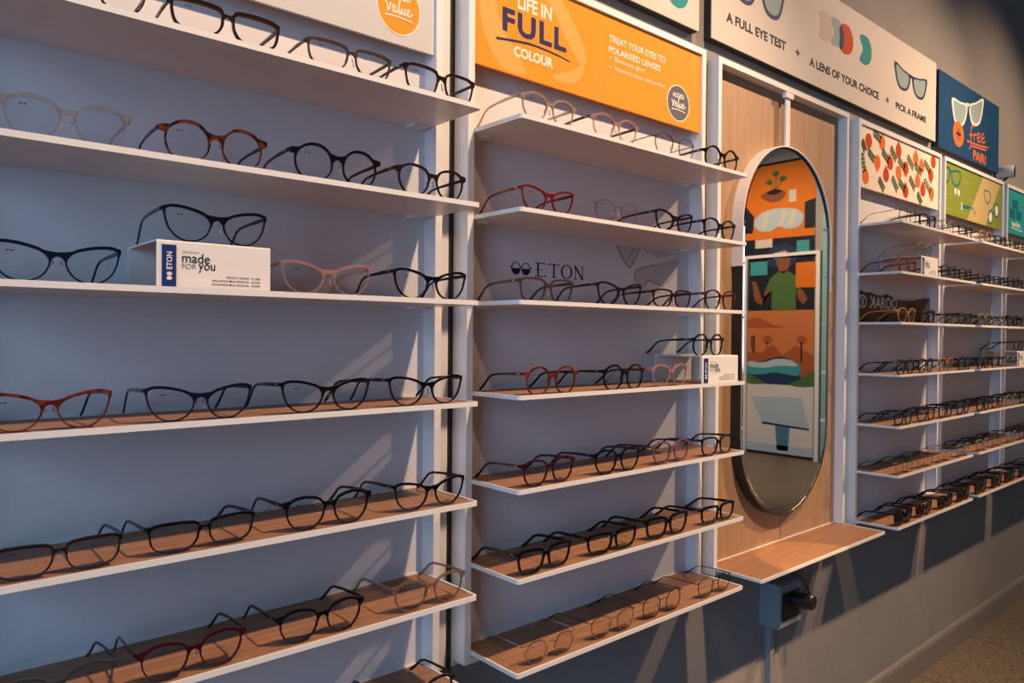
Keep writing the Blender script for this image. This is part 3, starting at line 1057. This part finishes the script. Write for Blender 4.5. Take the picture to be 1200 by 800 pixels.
    for s in (-1, 1):
        z_ = hz[s]
        y0 = yt((hx, z_)) + .0048
        hgt = {'thick': (.0036, .0027, .0032), 'medium': (.0029, .0022, .0029), 'thin': (.0011, .0009, .0021)}[rim]
        wd = {'thick': .0016, 'medium': .0014, 'thin': .0009}[rim]
        tip_h = hgt[2]
        X = s * (hx + .0006)
        path = [(X, y0, z_), (X, y0 + .03, z_ - .0010), (X - s * .001, y0 + .062, z_ - .0025), (X - s * .002, y0 + .086, z_ - .0050), (X - s * .0028, y0 + .098, z_ - .0100),
                (X - s * .0036, y0 + .110, (z_ - .010) * .60 + .001), (X - s * .0045, y0 + .121, (z_ - .010) * .26 + .0015), (X - s * .0052, y0 + .130, tip_h + .0006)]
        hh = [hgt[0], hgt[0], hgt[1], hgt[1], hgt[1] * 1.05, (hgt[1] + hgt[2]) / 2, hgt[2], hgt[2] * .9]
        temples[s] = MB().tube(path, [(wd, h_) for h_ in hh], 8).mesh('temple')
    pads = {}
    for s in (-1, 1):
        px = s * (bridge / 2 - .0012)
        pz = cz - hb * .08
        pads[s] = MB().tube([(px - s * .0012, .0035, pz + .006), (px, .0045, pz + .003), (px + s * .0012, .005, pz - .002), (px + s * .0022, .0045, pz - .006)],
                            [(.0006, .001), (.0011, .0026), (.0012, .0028), (.0007, .0012)], 6).mesh('nose_pad')
    # tiny maker's print on the wearer's right lens
    q = MB()
    for k in range(2):
        x_ = -cx - a * .55 + k * .0042
        z_ = cz + hb * .52
        yy = yt((x_, z_)) - .0006
        q.add([(x_, yy, z_), (x_ + .003, yy, z_), (x_ + .003, yy, z_ + .0014), (x_, yy, z_ + .0014)], [(0, 1, 2, 3)])
    mark = q.mesh('lens_print')
    # hinge rivet
    rv = {}
    for s in (-1, 1):
        y0 = yt((hx, hz[s])) + .010
        rv[s] = MB().box(s * (hx + .0018) - .0003, s * (hx + .0018) + .0003, y0, y0 + .006, hz[s] - .0012, hz[s] + .0008).mesh('hinge_rivet')
    PARTS[key] = (front, lens, temples, pads, mark, rv)
    return PARTS[key]


def spectacles(x, y, z, W, style, rim, colour, tcolour, label, group, yaw=0.0, dark=False, mark=True, small=False):
    front, lens, temples, pads, mk, rv = spec_parts(style, rim)
    t = thing('spectacles', label, 'glasses', (x, y, z), group)
    t.rotation_euler = (0, 0, yaw)
    k = W / 0.140
    t.scale = (k, 1.0, 0.5 + 0.5 * k)
    ff = link('front_frame', front, t, G[colour])
    for s in (-1, 1):
        ln = link('lens', lens[s], t, DARKLENS if dark else LENS)
        tm = link('temple', temples[s], t, G[tcolour])
        if s < 0 and mark and not dark and not small:
            link('lens_print', mk, ln, I_INKDARK)
        if not small:
            if rim != 'thick':
                link('nose_pad', pads[s], ff, PADM)
            if rim != 'thin':
                link('hinge_rivet', rv[s], tm, SATIN)
    return t


ORD = ['leftmost', 'second from left', 'third from left', 'rightmost']
FY = -0.119
DZI = 0.0022     # the wood inlay lies this far below the shelf's lip

# x centre, width, style, rim, front colour, temple colour
ROWS = {
    'A0': [(-.592, .137, 'panto', 'medium', 'black', 'black'), (-.427, .147, 'rectangular', 'thick', 'dark brown', 'black'), (-.242, .143, 'rectangular', 'medium', 'taupe', 'taupe'), (-.074, .147, 'square', 'medium', 'dark brown', 'black')],
    'A1': [(-.614, .139, 'panto', 'medium', 'clear', 'clear'), (-.442, .143, 'round', 'medium', 'tortoise', 'navy'), (-.264, .148, 'round', 'medium', 'black', 'dark brown'), (-.092, .143, 'panto', 'medium', 'dark brown', 'dark brown')],
    'A2': [(-.624, .138, 'cat-eye', 'medium', 'navy', 'black'), (-.277, .145, 'cat-eye', 'medium', 'pink clear', 'pink clear'), (-.092, .146, 'cat-eye', 'medium', 'black', 'black')],
    'A3': [(-.632, .134, 'cat-eye', 'medium', 'red tortoise', 'navy'), (-.460, .138, 'cat-eye', 'medium', 'navy', 'navy'), (-.277, .145, 'cat-eye', 'medium', 'black', 'black'), (-.099, .145, 'cat-eye', 'medium', 'black', 'black')],
    'A4': [(-.622, .137, 'rectangular', 'medium', 'dark brown', 'navy'), (-.455, .142, 'rectangular', 'medium', 'black', 'black'), (-.274, .145, 'panto', 'medium', 'black', 'black'), (-.089, .142, 'cat-eye', 'medium', 'black', 'dark brown')],
    'A5': [(-.625, .136, 'panto', 'medium', 'silver metal', 'navy'), (-.468, .141, 'panto', 'medium', 'burgundy', 'burgundy'), (-.284, .142, 'panto', 'medium', 'black', 'black'), (-.091, .146, 'panto', 'medium', 'smoky brown', 'smoky brown')],
    'A6': [(-.107, .140, 'panto', 'medium', 'dark brown', 'dark brown')],
    'B0': [(.172, .146, 'panto', 'medium', 'champagne', 'champagne'), (.362, .146, 'panto', 'medium', 'pink clear', 'brown'), (.563, .148, 'panto', 'thin', 'bronze metal', 'dark brown'), (.748, .145, 'round', 'medium', 'black', 'black')],
    'B1': [(.174, .135, 'cat-eye', 'medium', 'red', 'red'), (.371, .138, 'panto', 'thin', 'gold metal', 'pink clear'), (.563, .138, 'cat-eye', 'medium', 'black', 'black'), (.738, .138, 'panto', 'medium', 'navy', 'navy')],
    'B2': [(.175, .141, 'square', 'medium', 'taupe', 'taupe'), (.380, .137, 'cat-eye', 'medium', 'navy', 'navy'), (.561, .141, 'rectangular', 'medium', 'dark brown', 'dark brown'), (.745, .132, 'panto', 'medium', 'tortoise', 'brown')],
    'B3': [(.186, .143, 'round', 'medium', 'red tortoise', 'black'), (.394, .139, 'round', 'medium', 'black', 'black'), (.555, .139, 'panto', 'medium', 'pink clear', 'pink clear')],
    'B4': [(.183, .145, 'panto', 'medium', 'burgundy', 'burgundy'), (.377, .146, 'panto', 'medium', 'black', 'navy'), (.563, .143, 'panto', 'medium', 'lilac', 'purple'), (.741, .140, 'square', 'medium', 'navy', 'black')],
    'B5': [(.174, .144, 'square', 'thick', 'black', 'black'), (.365, .148, 'rectangular', 'thick', 'black', 'black'), (.548, .146, 'square', 'thick', 'black', 'black'), (.746, .142, 'rectangular', 'thick', 'black', 'black')],
    'B6': [(.188, .138, 'hexagonal', 'thin', 'gold metal', 'clear'), (.368, .139, 'panto', 'thin', 'gold metal', 'gunmetal'), (.535, .145, 'round', 'thin', 'gunmetal', 'black'), (.734, .138, 'panto', 'thin', 'gunmetal', 'gunmetal')],
}
BX = {k: (x0, x1, words, dz) for k, x0, x1, words, dz in BAYS}
rnd = random.Random(4)
FAR = {
    'C': [
        [('round', 'thin', 'bronze metal', 'bronze metal'), ('square', 'thick', 'black', 'black'), ('panto', 'medium', 'clear', 'clear'), ('square', 'medium', 'black', 'black')],
        [None, None, ('panto', 'medium', 'burgundy', 'dark brown'), ('panto', 'medium', 'dark brown', 'black')],
        [('panto', 'medium', 'amber', 'amber'), ('square', 'thick', 'black', 'black'), ('panto', 'thin', 'gunmetal', 'gunmetal'), ('cat-eye', 'medium', 'dark brown', 'black')],
        [('panto', 'medium', 'dark brown', 'black'), ('panto', 'medium', 'navy', 'navy'), ('panto', 'medium', 'amber', 'black'), ('round', 'medium', 'black', 'black')],
        [('panto', 'medium', 'navy', 'black'), ('rectangular', 'medium', 'burgundy', 'purple'), ('square', 'medium', 'black', 'black'), ('panto', 'medium', 'purple', 'dark brown')],
        [('hexagonal', 'thin', 'silver metal', 'black'), ('panto', 'thin', 'gold metal', 'navy'), ('square', 'thin', 'gold metal', 'dark brown'), ('panto', 'medium', 'clear', 'clear')],
        [('square', 'thick', 'black', 'black'), ('cat-eye', 'thick', 'tortoise', 'dark brown'), ('square', 'thick', 'black', 'dark brown'), ('panto', 'thick', 'black', 'black')]],
    'D': [
        [('panto', 'medium', 'amber', 'brown'), ('square', 'medium', 'black', 'black'), ('panto', 'medium', 'tortoise', 'amber'), ('square', 'medium', 'dark brown', 'tortoise')],
        [('rectangular', 'medium', 'dark brown', 'black'), ('rectangular', 'medium', 'purple', 'navy'), ('panto', 'medium', 'burgundy', 'black'), ('square', 'medium', 'black', 'black')],
        [('panto', 'medium', 'clear', 'gunmetal'), ('square', 'medium', 'clear', 'black'), ('cat-eye', 'thick', 'black', 'black'), ('panto', 'medium', 'dark brown', 'black')],
        [('square', 'thick', 'black', 'black'), ('rectangular', 'medium', 'dark brown', 'black'), ('panto', 'medium', 'clear', 'black'), None],
        [('square', 'thick', 'black', 'purple'), ('panto', 'medium', 'purple', 'black'), ('panto', 'medium', 'clear', 'navy'), ('cat-eye', 'medium', 'black', 'black')],
        [('panto', 'medium', 'clear', 'black'), ('round', 'thin', 'silver metal', 'black'), ('panto', 'medium', 'clear', 'dark brown'), ('square', 'thin', 'gunmetal', 'black')],
        [('square', 'thick', 'black', 'black'), ('cat-eye', 'thick', 'black', 'black'), ('square', 'thick', 'black', 'black'), ('panto', 'thick', 'dark brown', 'black')]],
}
SHAPEWORD = {'panto': 'rounded', 'cat-eye': 'cat-eye', 'round': 'round', 'rectangular': 'rectangular', 'square': 'square', 'hexagonal': 'hexagonal'}


def place(bay, r, i, n, x, W, style, rim, col, tcol, dark=False, small=False):
    x0, x1, words, dz = BX[bay]
    if n == 1:
        pos = 'only pair'
    else:
        pos = ORD[i] if n == 4 else (['leftmost', 'second from left', 'rightmost'][i] if n == 3 else ['leftmost', 'rightmost'][i])
    lab = '%s %s %s, %s on the %s shelf of the %s' % (col, SHAPEWORD[style], 'sunglasses' if dark else 'spectacles', pos, ROWWORD[r], words)
    spectacles(x, FY + rnd.uniform(-.002, .002), ROWZ[r] + dz - DZI, W, style, rim, col, tcol, lab,
               'spectacles on the %s shelf of the %s' % (ROWWORD[r], words), rnd.uniform(-.03, .03), dark, True, small)


for key, items in ROWS.items():
    for i, (x, W, st, rim, c, tc) in enumerate(items):
        place(key[0], int(key[1]), i, len(items), x, W, st, rim, c, tc)
for bay in 'CD':
    x0, x1, words, dz = BX[bay]
    for r in range(7):
        row = FAR[bay][r]
        n = sum(1 for q in row if q)
        k = 0
        for i, q in enumerate(row):
            if not q:
                continue
            place(bay, r, k, n, x0 + .082 + i * .1885 + rnd.uniform(-.006, .006), .145 + rnd.uniform(-.004, .004), *q, dark=(r == 6), small=True)
            k += 1
for r in range(7):
    place('E', r, 0, 1, 3.43, .145, *[('panto', 'medium', 'tortoise', 'brown'), ('square', 'medium', 'black', 'black')][r % 2], small=True)

# ------------------------------------------------------------------ riser boxes with price cards


def riser(x0, x1, zb, h, y0, y1, label, small=False):
    t = thing('display_riser', label, 'display stand', (x0, y0, zb), 'white glasses risers with price card')
    w_ = x1 - x0
    th = .002
    d = y1 - y0
    # folded white sheet: front, top and back leg
    prof = [(0, 0), (0, h - .002), (.002, h), (d, h), (d, 0), (d - th, 0), (d - th, h - th), (th, h - th), (th, 0)]
    MB().prism(prof, 0, w_, 'x').build('folded_sheet', I_CARDW, t)
    MB().box(.004 * w_ / .15, .150 * w_ * .98 - .0, -.0006, 0, .001, h - .003).build('price_card', I_CARDW, t)
    b0, b1 = .035 * w_ / .15 * .45, .030 * w_ / .15
    yy = -.0007
    MB().box(.006, .0235, yy - .0004, yy, .002, h - .006).build('blue_stripe', I_ETONBLUE, t)
    text('ETON', .0115, .0185, h * .40, h * .76, yy - .0006, I_WHITE, t, 0.02, rot=1)
    b = MB()
    for q in (h * .22, h * .31):
        b.prism(ell(.015, q, .0034, .0026, 12), yy - .0008, yy - .0003)
    b.build('emblem', I_WHITE, t)
    text('DESIGNED', .031, .052, h * .755, h * .80, yy, I_GREYTXT, t)
    text('made', .031, .066, h * .56, h * .76, yy, I_INKDARK, t)
    text('FOR', .031, .049, h * .43, h * .54, yy, I_GREYTXT, t)
    text('you', .0515, .073, h * .36, h * .55, yy, I_INKDARK, t)
    text('SINGLE VISION  R1390', .088, .134, h * .275, h * .315, yy, I_INKDARK, t, 0.01)
    text('BALANCE MULTIFOCAL  R2390', .070, .134, h * .195, h * .235, yy, I_INKDARK, t, 0.01)
    text('ADVANCE MULTIFOCAL  R3390', .068, .134, h * .115, h * .155, yy, I_INKDARK, t, 0.01)
    return t


riser(-.516, -.367, ROWZ[2] - DZI, .0625, -.122, .015, 'white price riser carrying black cat-eye spectacles, third shelf of the left bay')
spectacles(-.436, -.108, ROWZ[2] - DZI + .0626, .140, 'cat-eye', 'medium', 'black', 'black', 'black cat-eye spectacles standing on the white price riser of the left bay', 'spectacles on the white risers', .01)
riser(.669, .819, ROWZ[3] + .005 - DZI, .066, -.122, .015, 'white price riser carrying black round spectacles, next to the mirror')
spectacles(.714, -.108, ROWZ[3] + .005 - DZI + .0661, .132, 'round', 'medium', 'black', 'black', 'black round spectacles standing on the white price riser next to the mirror', 'spectacles on the white risers', .0)
riser(1.960, 2.110, ROWZ[1] - .007 - DZI, .068, -.122, .015, 'white price riser carrying clear spectacles, second shelf of the right bay')
spectacles(2.030, -.108, ROWZ[1] - .007 - DZI + .0681, .142, 'panto', 'medium', 'clear', 'clear', 'clear rounded spectacles standing on the white price riser of the right bay', 'spectacles on the white risers', .0, small=True)
spectacles(1.850, FY, ROWZ[1] - .007 - DZI, .142, 'square', 'medium', 'red', 'red', 'red square spectacles beside the white price riser of the right bay', 'spectacles on the second shelf of the right bay', .0, small=True)
riser(3.060, 3.210, ROWZ[3] - .007 - DZI, .066, -.122, .015, 'white price riser carrying dark spectacles, near the right edge')
spectacles(3.130, -.108, ROWZ[3] - .007 - DZI + .0661, .142, 'panto', 'medium', 'burgundy', 'dark brown', 'burgundy rounded spectacles on the white price riser near the right edge', 'spectacles on the white risers', .0, small=True)

# ------------------------------------------------------------------ brown rock card behind the right bay
t = thing('backdrop_card', 'dark brown rock shaped card with white lettering behind the third shelf, right bay', 'card', (1.762, PANEL_Y, ROWZ[2] - .007 - DZI))
zb = ROWZ[2] - .007 - DZI
sky = [(1.7615, zb), (1.7615, 1.632), (1.79, 1.628), (1.83, 1.606), (1.87, 1.600), (1.93, 1.601), (1.96, 1.594), (2.02, 1.592), (2.06, 1.600), (2.11, 1.590), (2.16, 1.583), (2.30, 1.584), (2.36, 1.592), (2.42, 1.596), (2.468, 1.604), (2.468, zb)]
local(t, MB().prism(sky, PANEL_Y - .006, PANEL_Y - .001).build('card_sheet', CARDBROWN, t))
cy = PANEL_Y - .0065
local(t, text('K', 1.905, 1.952, 1.545, 1.588, cy, I_WHITE, t, 0.01, mirror=True))
local(t, text('AROO', 1.958, 2.145, 1.545, 1.588, cy, I_WHITE, t, 0.01))
b = MB().ring(ell(1.852, 1.567, .032, .024, 24), ell(1.852, 1.567, .027, .020, 24), cy - .0004, cy)
for s_ in (-1, 1):
    b.ribbon([(1.852 + s_ * .010, 1.549), (1.852 + s_ * .004, 1.567), (1.852 + s_ * .012, 1.585)], .005, cy - .0004, cy)
local(t, b.build('round_emblem', I_WHITE, t))

# ------------------------------------------------------------------ socket box, conduit, plug
t = thing('socket_box', 'grey wall socket box with conduit under the mirror ledge', 'socket', (1.217, WALL_Y, 0.583))
local(t, MB().box(1.217, 1.345, -0.018, WALL_Y, 0.583, 0.712).build('housing', SOCKETM, t))
local(t, MB().box(1.221, 1.341, -0.021, -0.018, 0.587, 0.708).build('face_plate', SOCKETM, t))
local(t, MB().prism(rrect(1.228, 1.325, 0.606, 0.686, .006), -0.024, -0.021).build('socket_insert', PLUGM, t))
local(t, MB().box(1.250, 1.272, 0.026, WALL_Y, FLOOR + .107, 0.583).build('conduit', SOCKETM, t))
t = thing('power_plug', 'black round plug with a short looped cable in the socket box', 'plug', (1.30, -0.024, 0.655))
local(t, MB().tube([(1.295, -.0242, .655), (1.295, -.034, .655), (1.300, -.036, .656), (1.306, -.074, .660), (1.306, -.079, .660)], [.020, .020, .024, .023, .018], 16).build('plug_body', PLUGM, t))
local(t, MB().tube([(1.305, -.066, .681), (1.300, -.060, .705), (1.290, -.040, .733), (1.280, -.012, .735), (1.275, .012, .733), (1.272, .040, .730)], .0035, 8).build('cable', PLUGM, t))

# ------------------------------------------------------------------ security camera
t = thing('security_camera', 'small white security camera with black face, above the teal sign', 'camera', (3.31, 0.02, FRAME_TOP))
ax = Vector((.10, -1.0, -.03)).normalized()
c0 = Vector((3.300, .036, 2.232))
b = MB().tube([c0 - ax * .002, c0, c0 + ax * .066, c0 + ax * .070], [(.022, .026), (.027, .031), (.027, .031), (.023, .027)], 16)
b.build('camera_body', PLASTICW, t, True)
local(t, bpy.data.objects[t.children[-1].name])
local(t, MB().tube([c0 + ax * .0705, c0 + ax * .073], [(.022, .027), (.019, .024)], 16).build('camera_face', BLACKM, t))
b = MB().tube([(3.296, -.010, 2.206), (3.298, .006, 2.192), (3.300, .022, 2.184), (3.300, .022, 2.1825)], [.006, .005, .006, .014], 10)
local(t, b.build('stand', PLUGM, t))

# ------------------------------------------------------------------ far end of the shop: mural and door, seen in the mirror
MX = 7.05


def my(y):
    return 1.129 + (y - 1.129) * .981


def mz(z):
    return 1.442 + (z - 1.442) * .981


def mpoly(pts, depth, m_, parent, name):
    q = [(my(a), mz(c)) for a, c in pts]
    return local(parent, MB().prism(q, MX - .004 - depth * .0012, MX - .003, 'x').build(name, m_, parent))


M_OR = ink('mural_orange', (0.62, 0.17, 0.02))
M_ORD = ink('mural_rust', (0.34, 0.09, 0.03))
M_SUN = ink('mural_sunset', (0.50, 0.17, 0.06))
M_DK = ink('mural_dark', (0.015, 0.018, 0.03))
M_NV = ink('mural_navy', (0.02, 0.04, 0.10))
M_SKIN = ink('mural_skin', (0.22, 0.08, 0.035))
M_SHIRT = ink('mural_green', (0.07, 0.15, 0.05))
M_BL = ink('mural_blue', (0.08, 0.20, 0.32))
M_PB = ink('mural_pale_blue', (0.40, 0.52, 0.60))
M_TL = ink('mural_teal', (0.05, 0.30, 0.33))
M_CR = ink('mural_cream', (0.58, 0.54, 0.46))
M_GR = ink('mural_pale_grey', (0.62, 0.62, 0.60))
t = thing('wall_mural', 'large orange and blue illustrated mural seen reflected in the mirror', 'mural', (MX, -3.3, FLOOR))
local(t, MB().box(MX - .003, MX - .0005, my(-4.9), my(-2.905), FLOOR + .001, mz(3.47)).build('mural_sheet', M_DK, t))
mpoly([(-4.9, 2.66), (-2.905, 2.64), (-2.905, 3.44), (-4.9, 3.44)], 1, M_OR, t, 'orange_print')
mpoly([(-4.9, 2.60), (-3.68, 2.60), (-3.66, 2.86), (-3.78, 3.0), (-4.9, 3.0)], 2, M_DK, t, 'dark_print')
mpoly([(-3.03, 2.66), (-2.905, 2.66), (-2.905, 2.99), (-3.03, 2.96)], 2, M_DK, t, 'dark_print')
mpoly([(-4.9, 2.60), (-2.905, 2.575), (-2.905, 2.655), (-4.9, 2.68)], 3, M_OR, t, 'orange_band_print')
mpoly(spline([(-3.58, 3.10), (-3.42, 3.15), (-3.26, 3.10), (-3.32, 3.02), (-3.42, 3.0), (-3.52, 3.04)], 3), 3, M_SKIN, t, 'bowl_print')
mpoly(spline([(-3.50, 3.12), (-3.40, 3.155), (-3.30, 3.12), (-3.40, 3.09)], 3), 4, M_DK, t, 'bowl_print')
for a in ((-3.47, 3.24, -3.40, 3.15), (-3.30, 3.26, -3.39, 3.15), (-3.39, 3.33, -3.395, 3.15)):
    mpoly(spline([(a[0], a[1] + .04), (a[0] + .05, a[1]), (a[0], a[1] - .03), (a[0] - .05, a[1])], 3), 4, M_SHIRT, t, 'leaf_print')
    mpoly([(a[0], a[1]), (a[0] + .012, a[1]), (a[2] + .012, a[3]), (a[2], a[3])], 4, M_SHIRT, t, 'stem_print')
mpoly([(-3.22, 2.98), (-3.13, 2.98), (-3.13, 3.12), (-3.22, 3.12)], 4, M_CR, t, 'card_print')
mpoly(spline([(-3.66, 2.80), (-3.55, 2.90), (-3.34, 2.925), (-3.13, 2.89), (-3.04, 2.80), (-3.10, 2.69), (-3.26, 2.68), (-3.34, 2.72), (-3.44, 2.67), (-3.60, 2.69)], 3), 4, M_PB, t, 'goggles_print')
for s0 in (-3.58, -3.36, -3.24):
    mpoly([(s0, 2.71), (s0 + .07, 2.71), (s0 + .13, 2.89), (s0 + .06, 2.89)], 5, M_CR, t, 'goggles_glint_print')
mpoly([(-3.64, 2.48), (-3.42, 2.48), (-3.42, 2.58), (-3.64, 2.58)], 4, M_CR, t, 'card_print')
mpoly([(-3.12, 2.40), (-2.97, 2.40), (-2.97, 2.53), (-3.12, 2.53)], 4, M_TL, t, 'card_print')
mpoly(spline([(-3.49, 2.33), (-3.45, 2.46), (-3.29, 2.52), (-3.15, 2.46), (-3.11, 2.34), (-3.19, 2.24), (-3.28, 2.30), (-3.40, 2.24)], 3), 4, M_NV, t, 'hair_print')
mpoly(spline([(-3.36, 2.40), (-3.28, 2.44), (-3.21, 2.40), (-3.20, 2.27), (-3.25, 2.18), (-3.31, 2.18), (-3.36, 2.27)], 3), 5, M_SKIN, t, 'face_print')
mpoly([(-3.40, 2.34), (-3.24, 2.35), (-3.24, 2.42), (-3.40, 2.41)], 6, M_PB, t, 'visor_print')
mpoly([(-3.44, 2.12), (-3.34, 2.19), (-3.22, 2.19), (-3.10, 2.12), (-3.04, 2.00), (-3.12, 1.96), (-3.12, 1.745), (-3.42, 1.745), (-3.42, 1.97), (-3.50, 1.99)], 5, M_SHIRT, t, 'shirt_print')
mpoly([(-3.50, 2.0), (-3.43, 1.97), (-3.55, 1.88), (-3.62, 2.08), (-3.68, 2.10), (-3.64, 1.86), (-3.55, 1.80)], 5, M_SKIN, t, 'arm_print')
mpoly([(-3.12, 1.98), (-3.05, 1.98), (-2.98, 1.86), (-3.03, 1.80), (-3.09, 1.86)], 5, M_SKIN, t, 'arm_print')
mpoly([(-3.70, 2.16), (-3.48, 2.16), (-3.48, 2.32), (-3.70, 2.32)], 4, M_TL, t, 'screen_print')
mpoly([(-3.125, 2.00), (-2.885, 1.99), (-2.885, 2.28), (-3.125, 2.28)], 6, M_OR, t, 'folder_print')
# lower part: sunset, lake and desk screen
mpoly([(-4.9, .88), (-2.905, .88), (-2.905, 1.742), (-4.9, 1.742)], 1, M_SUN, t, 'sunset_print')
mpoly(spline([(-3.75, 1.62), (-3.60, 1.66), (-3.40, 1.58), (-3.25, 1.55), (-3.45, 1.54), (-3.75, 1.55)], 3), 2, M_ORD, t, 'cloud_print')
mpoly([(-4.9, 1.2), (-3.55, 1.25), (-3.40, 1.35), (-3.28, 1.22), (-3.12, 1.34), (-2.905, 1.22), (-2.905, .88), (-4.9, .88)], 2, M_ORD, t, 'hill_print')
for tx in (-3.47, -3.05):
    mpoly([(tx - .01, 1.15), (tx + .01, 1.15), (tx + .01, 1.38), (tx - .01, 1.38)], 3, M_DK if tx > -3.2 else M_ORD, t, 'tree_print')
    mpoly(ell(tx, 1.40, .06, .05, 14), 3, M_ORD, t, 'tree_print')
mpoly(spline([(-3.74, .90), (-3.74, 1.12), (-3.55, 1.14), (-3.40, 1.19), (-3.24, 1.20), (-3.08, 1.10), (-3.06, .98), (-3.0, .90)], 3), 3, M_NV, t, 'lake_print')
mpoly(spline([(-3.72, 1.00), (-3.72, 1.14), (-3.55, 1.13), (-3.35, 1.18), (-3.16, 1.17), (-3.05, 1.08), (-3.10, .99), (-3.35, 1.02), (-3.55, .99)], 3), 4, M_TL, t, 'lake_print')
mpoly(spline([(-3.70, 1.08), (-3.70, 1.14), (-3.52, 1.13), (-3.35, 1.18), (-3.16, 1.16), (-3.10, 1.10), (-3.3, 1.10), (-3.5, 1.07)], 3), 5, M_PB, t, 'wave_print')
mpoly(spline([(-3.2, .885), (-3.05, .96), (-2.905, 1.06), (-2.905, .885)], 3), 5, M_SHIRT, t, 'hill_print')
mpoly(spline([(-3.76, .885), (-3.76, 1.02), (-3.62, .95), (-3.50, .885)], 3), 5, M_SHIRT, t, 'hill_print')
mpoly([(-4.9, .085), (-2.905, .085), (-2.905, .88), (-4.9, .88)], 1, M_GR, t, 'pale_print')
mpoly([(-3.69, .72), (-3.04, .75), (-2.95, .40), (-3.53, .43)], 2, M_PB, t, 'desk_screen_print')
mpoly([(-3.53, .435), (-2.95, .405), (-2.95, .385), (-3.53, .41)], 3, M_NV, t, 'desk_screen_print')
mpoly([(-3.34, .12), (-3.20, .12), (-3.18, .40), (-3.36, .40)], 2, M_BL, t, 'stand_print')
mpoly([(-3.74, .09), (-2.905, .09), (-2.905, .18), (-3.74, .18)], 2, M_PB, t, 'desk_print')
# door frame standing on the mural wall
d = MB()
dx0, dx1 = MX - .045, MX - .0085
ya, yb, zt = my(-3.752), my(-2.865), mz(2.36)
d.box(dx0, dx1, ya - .02, ya + .025, FLOOR, zt + .035)
d.box(dx0, dx1, yb - .005, yb + .04, FLOOR, zt + .035)
d.box(dx0, dx1, ya + .025, yb - .005, zt, zt + .035)
door = d.build('door_1', WHITE)
tag(door, kind='structure')
local_h = MB().tube([(MX - .012, my(-3.645), mz(1.44)), (MX - .05, my(-3.645), mz(1.43)), (MX - .05, my(-3.645), mz(1.30)), (MX - .012, my(-3.645), mz(1.29))], .016, 8).build('door_handle', SATIN, door)
tag(MB().box(7.030, 7.0485, -2.735, -0.9, FLOOR, CEIL).build('wall_right_pier', TEALWALL), kind='structure')
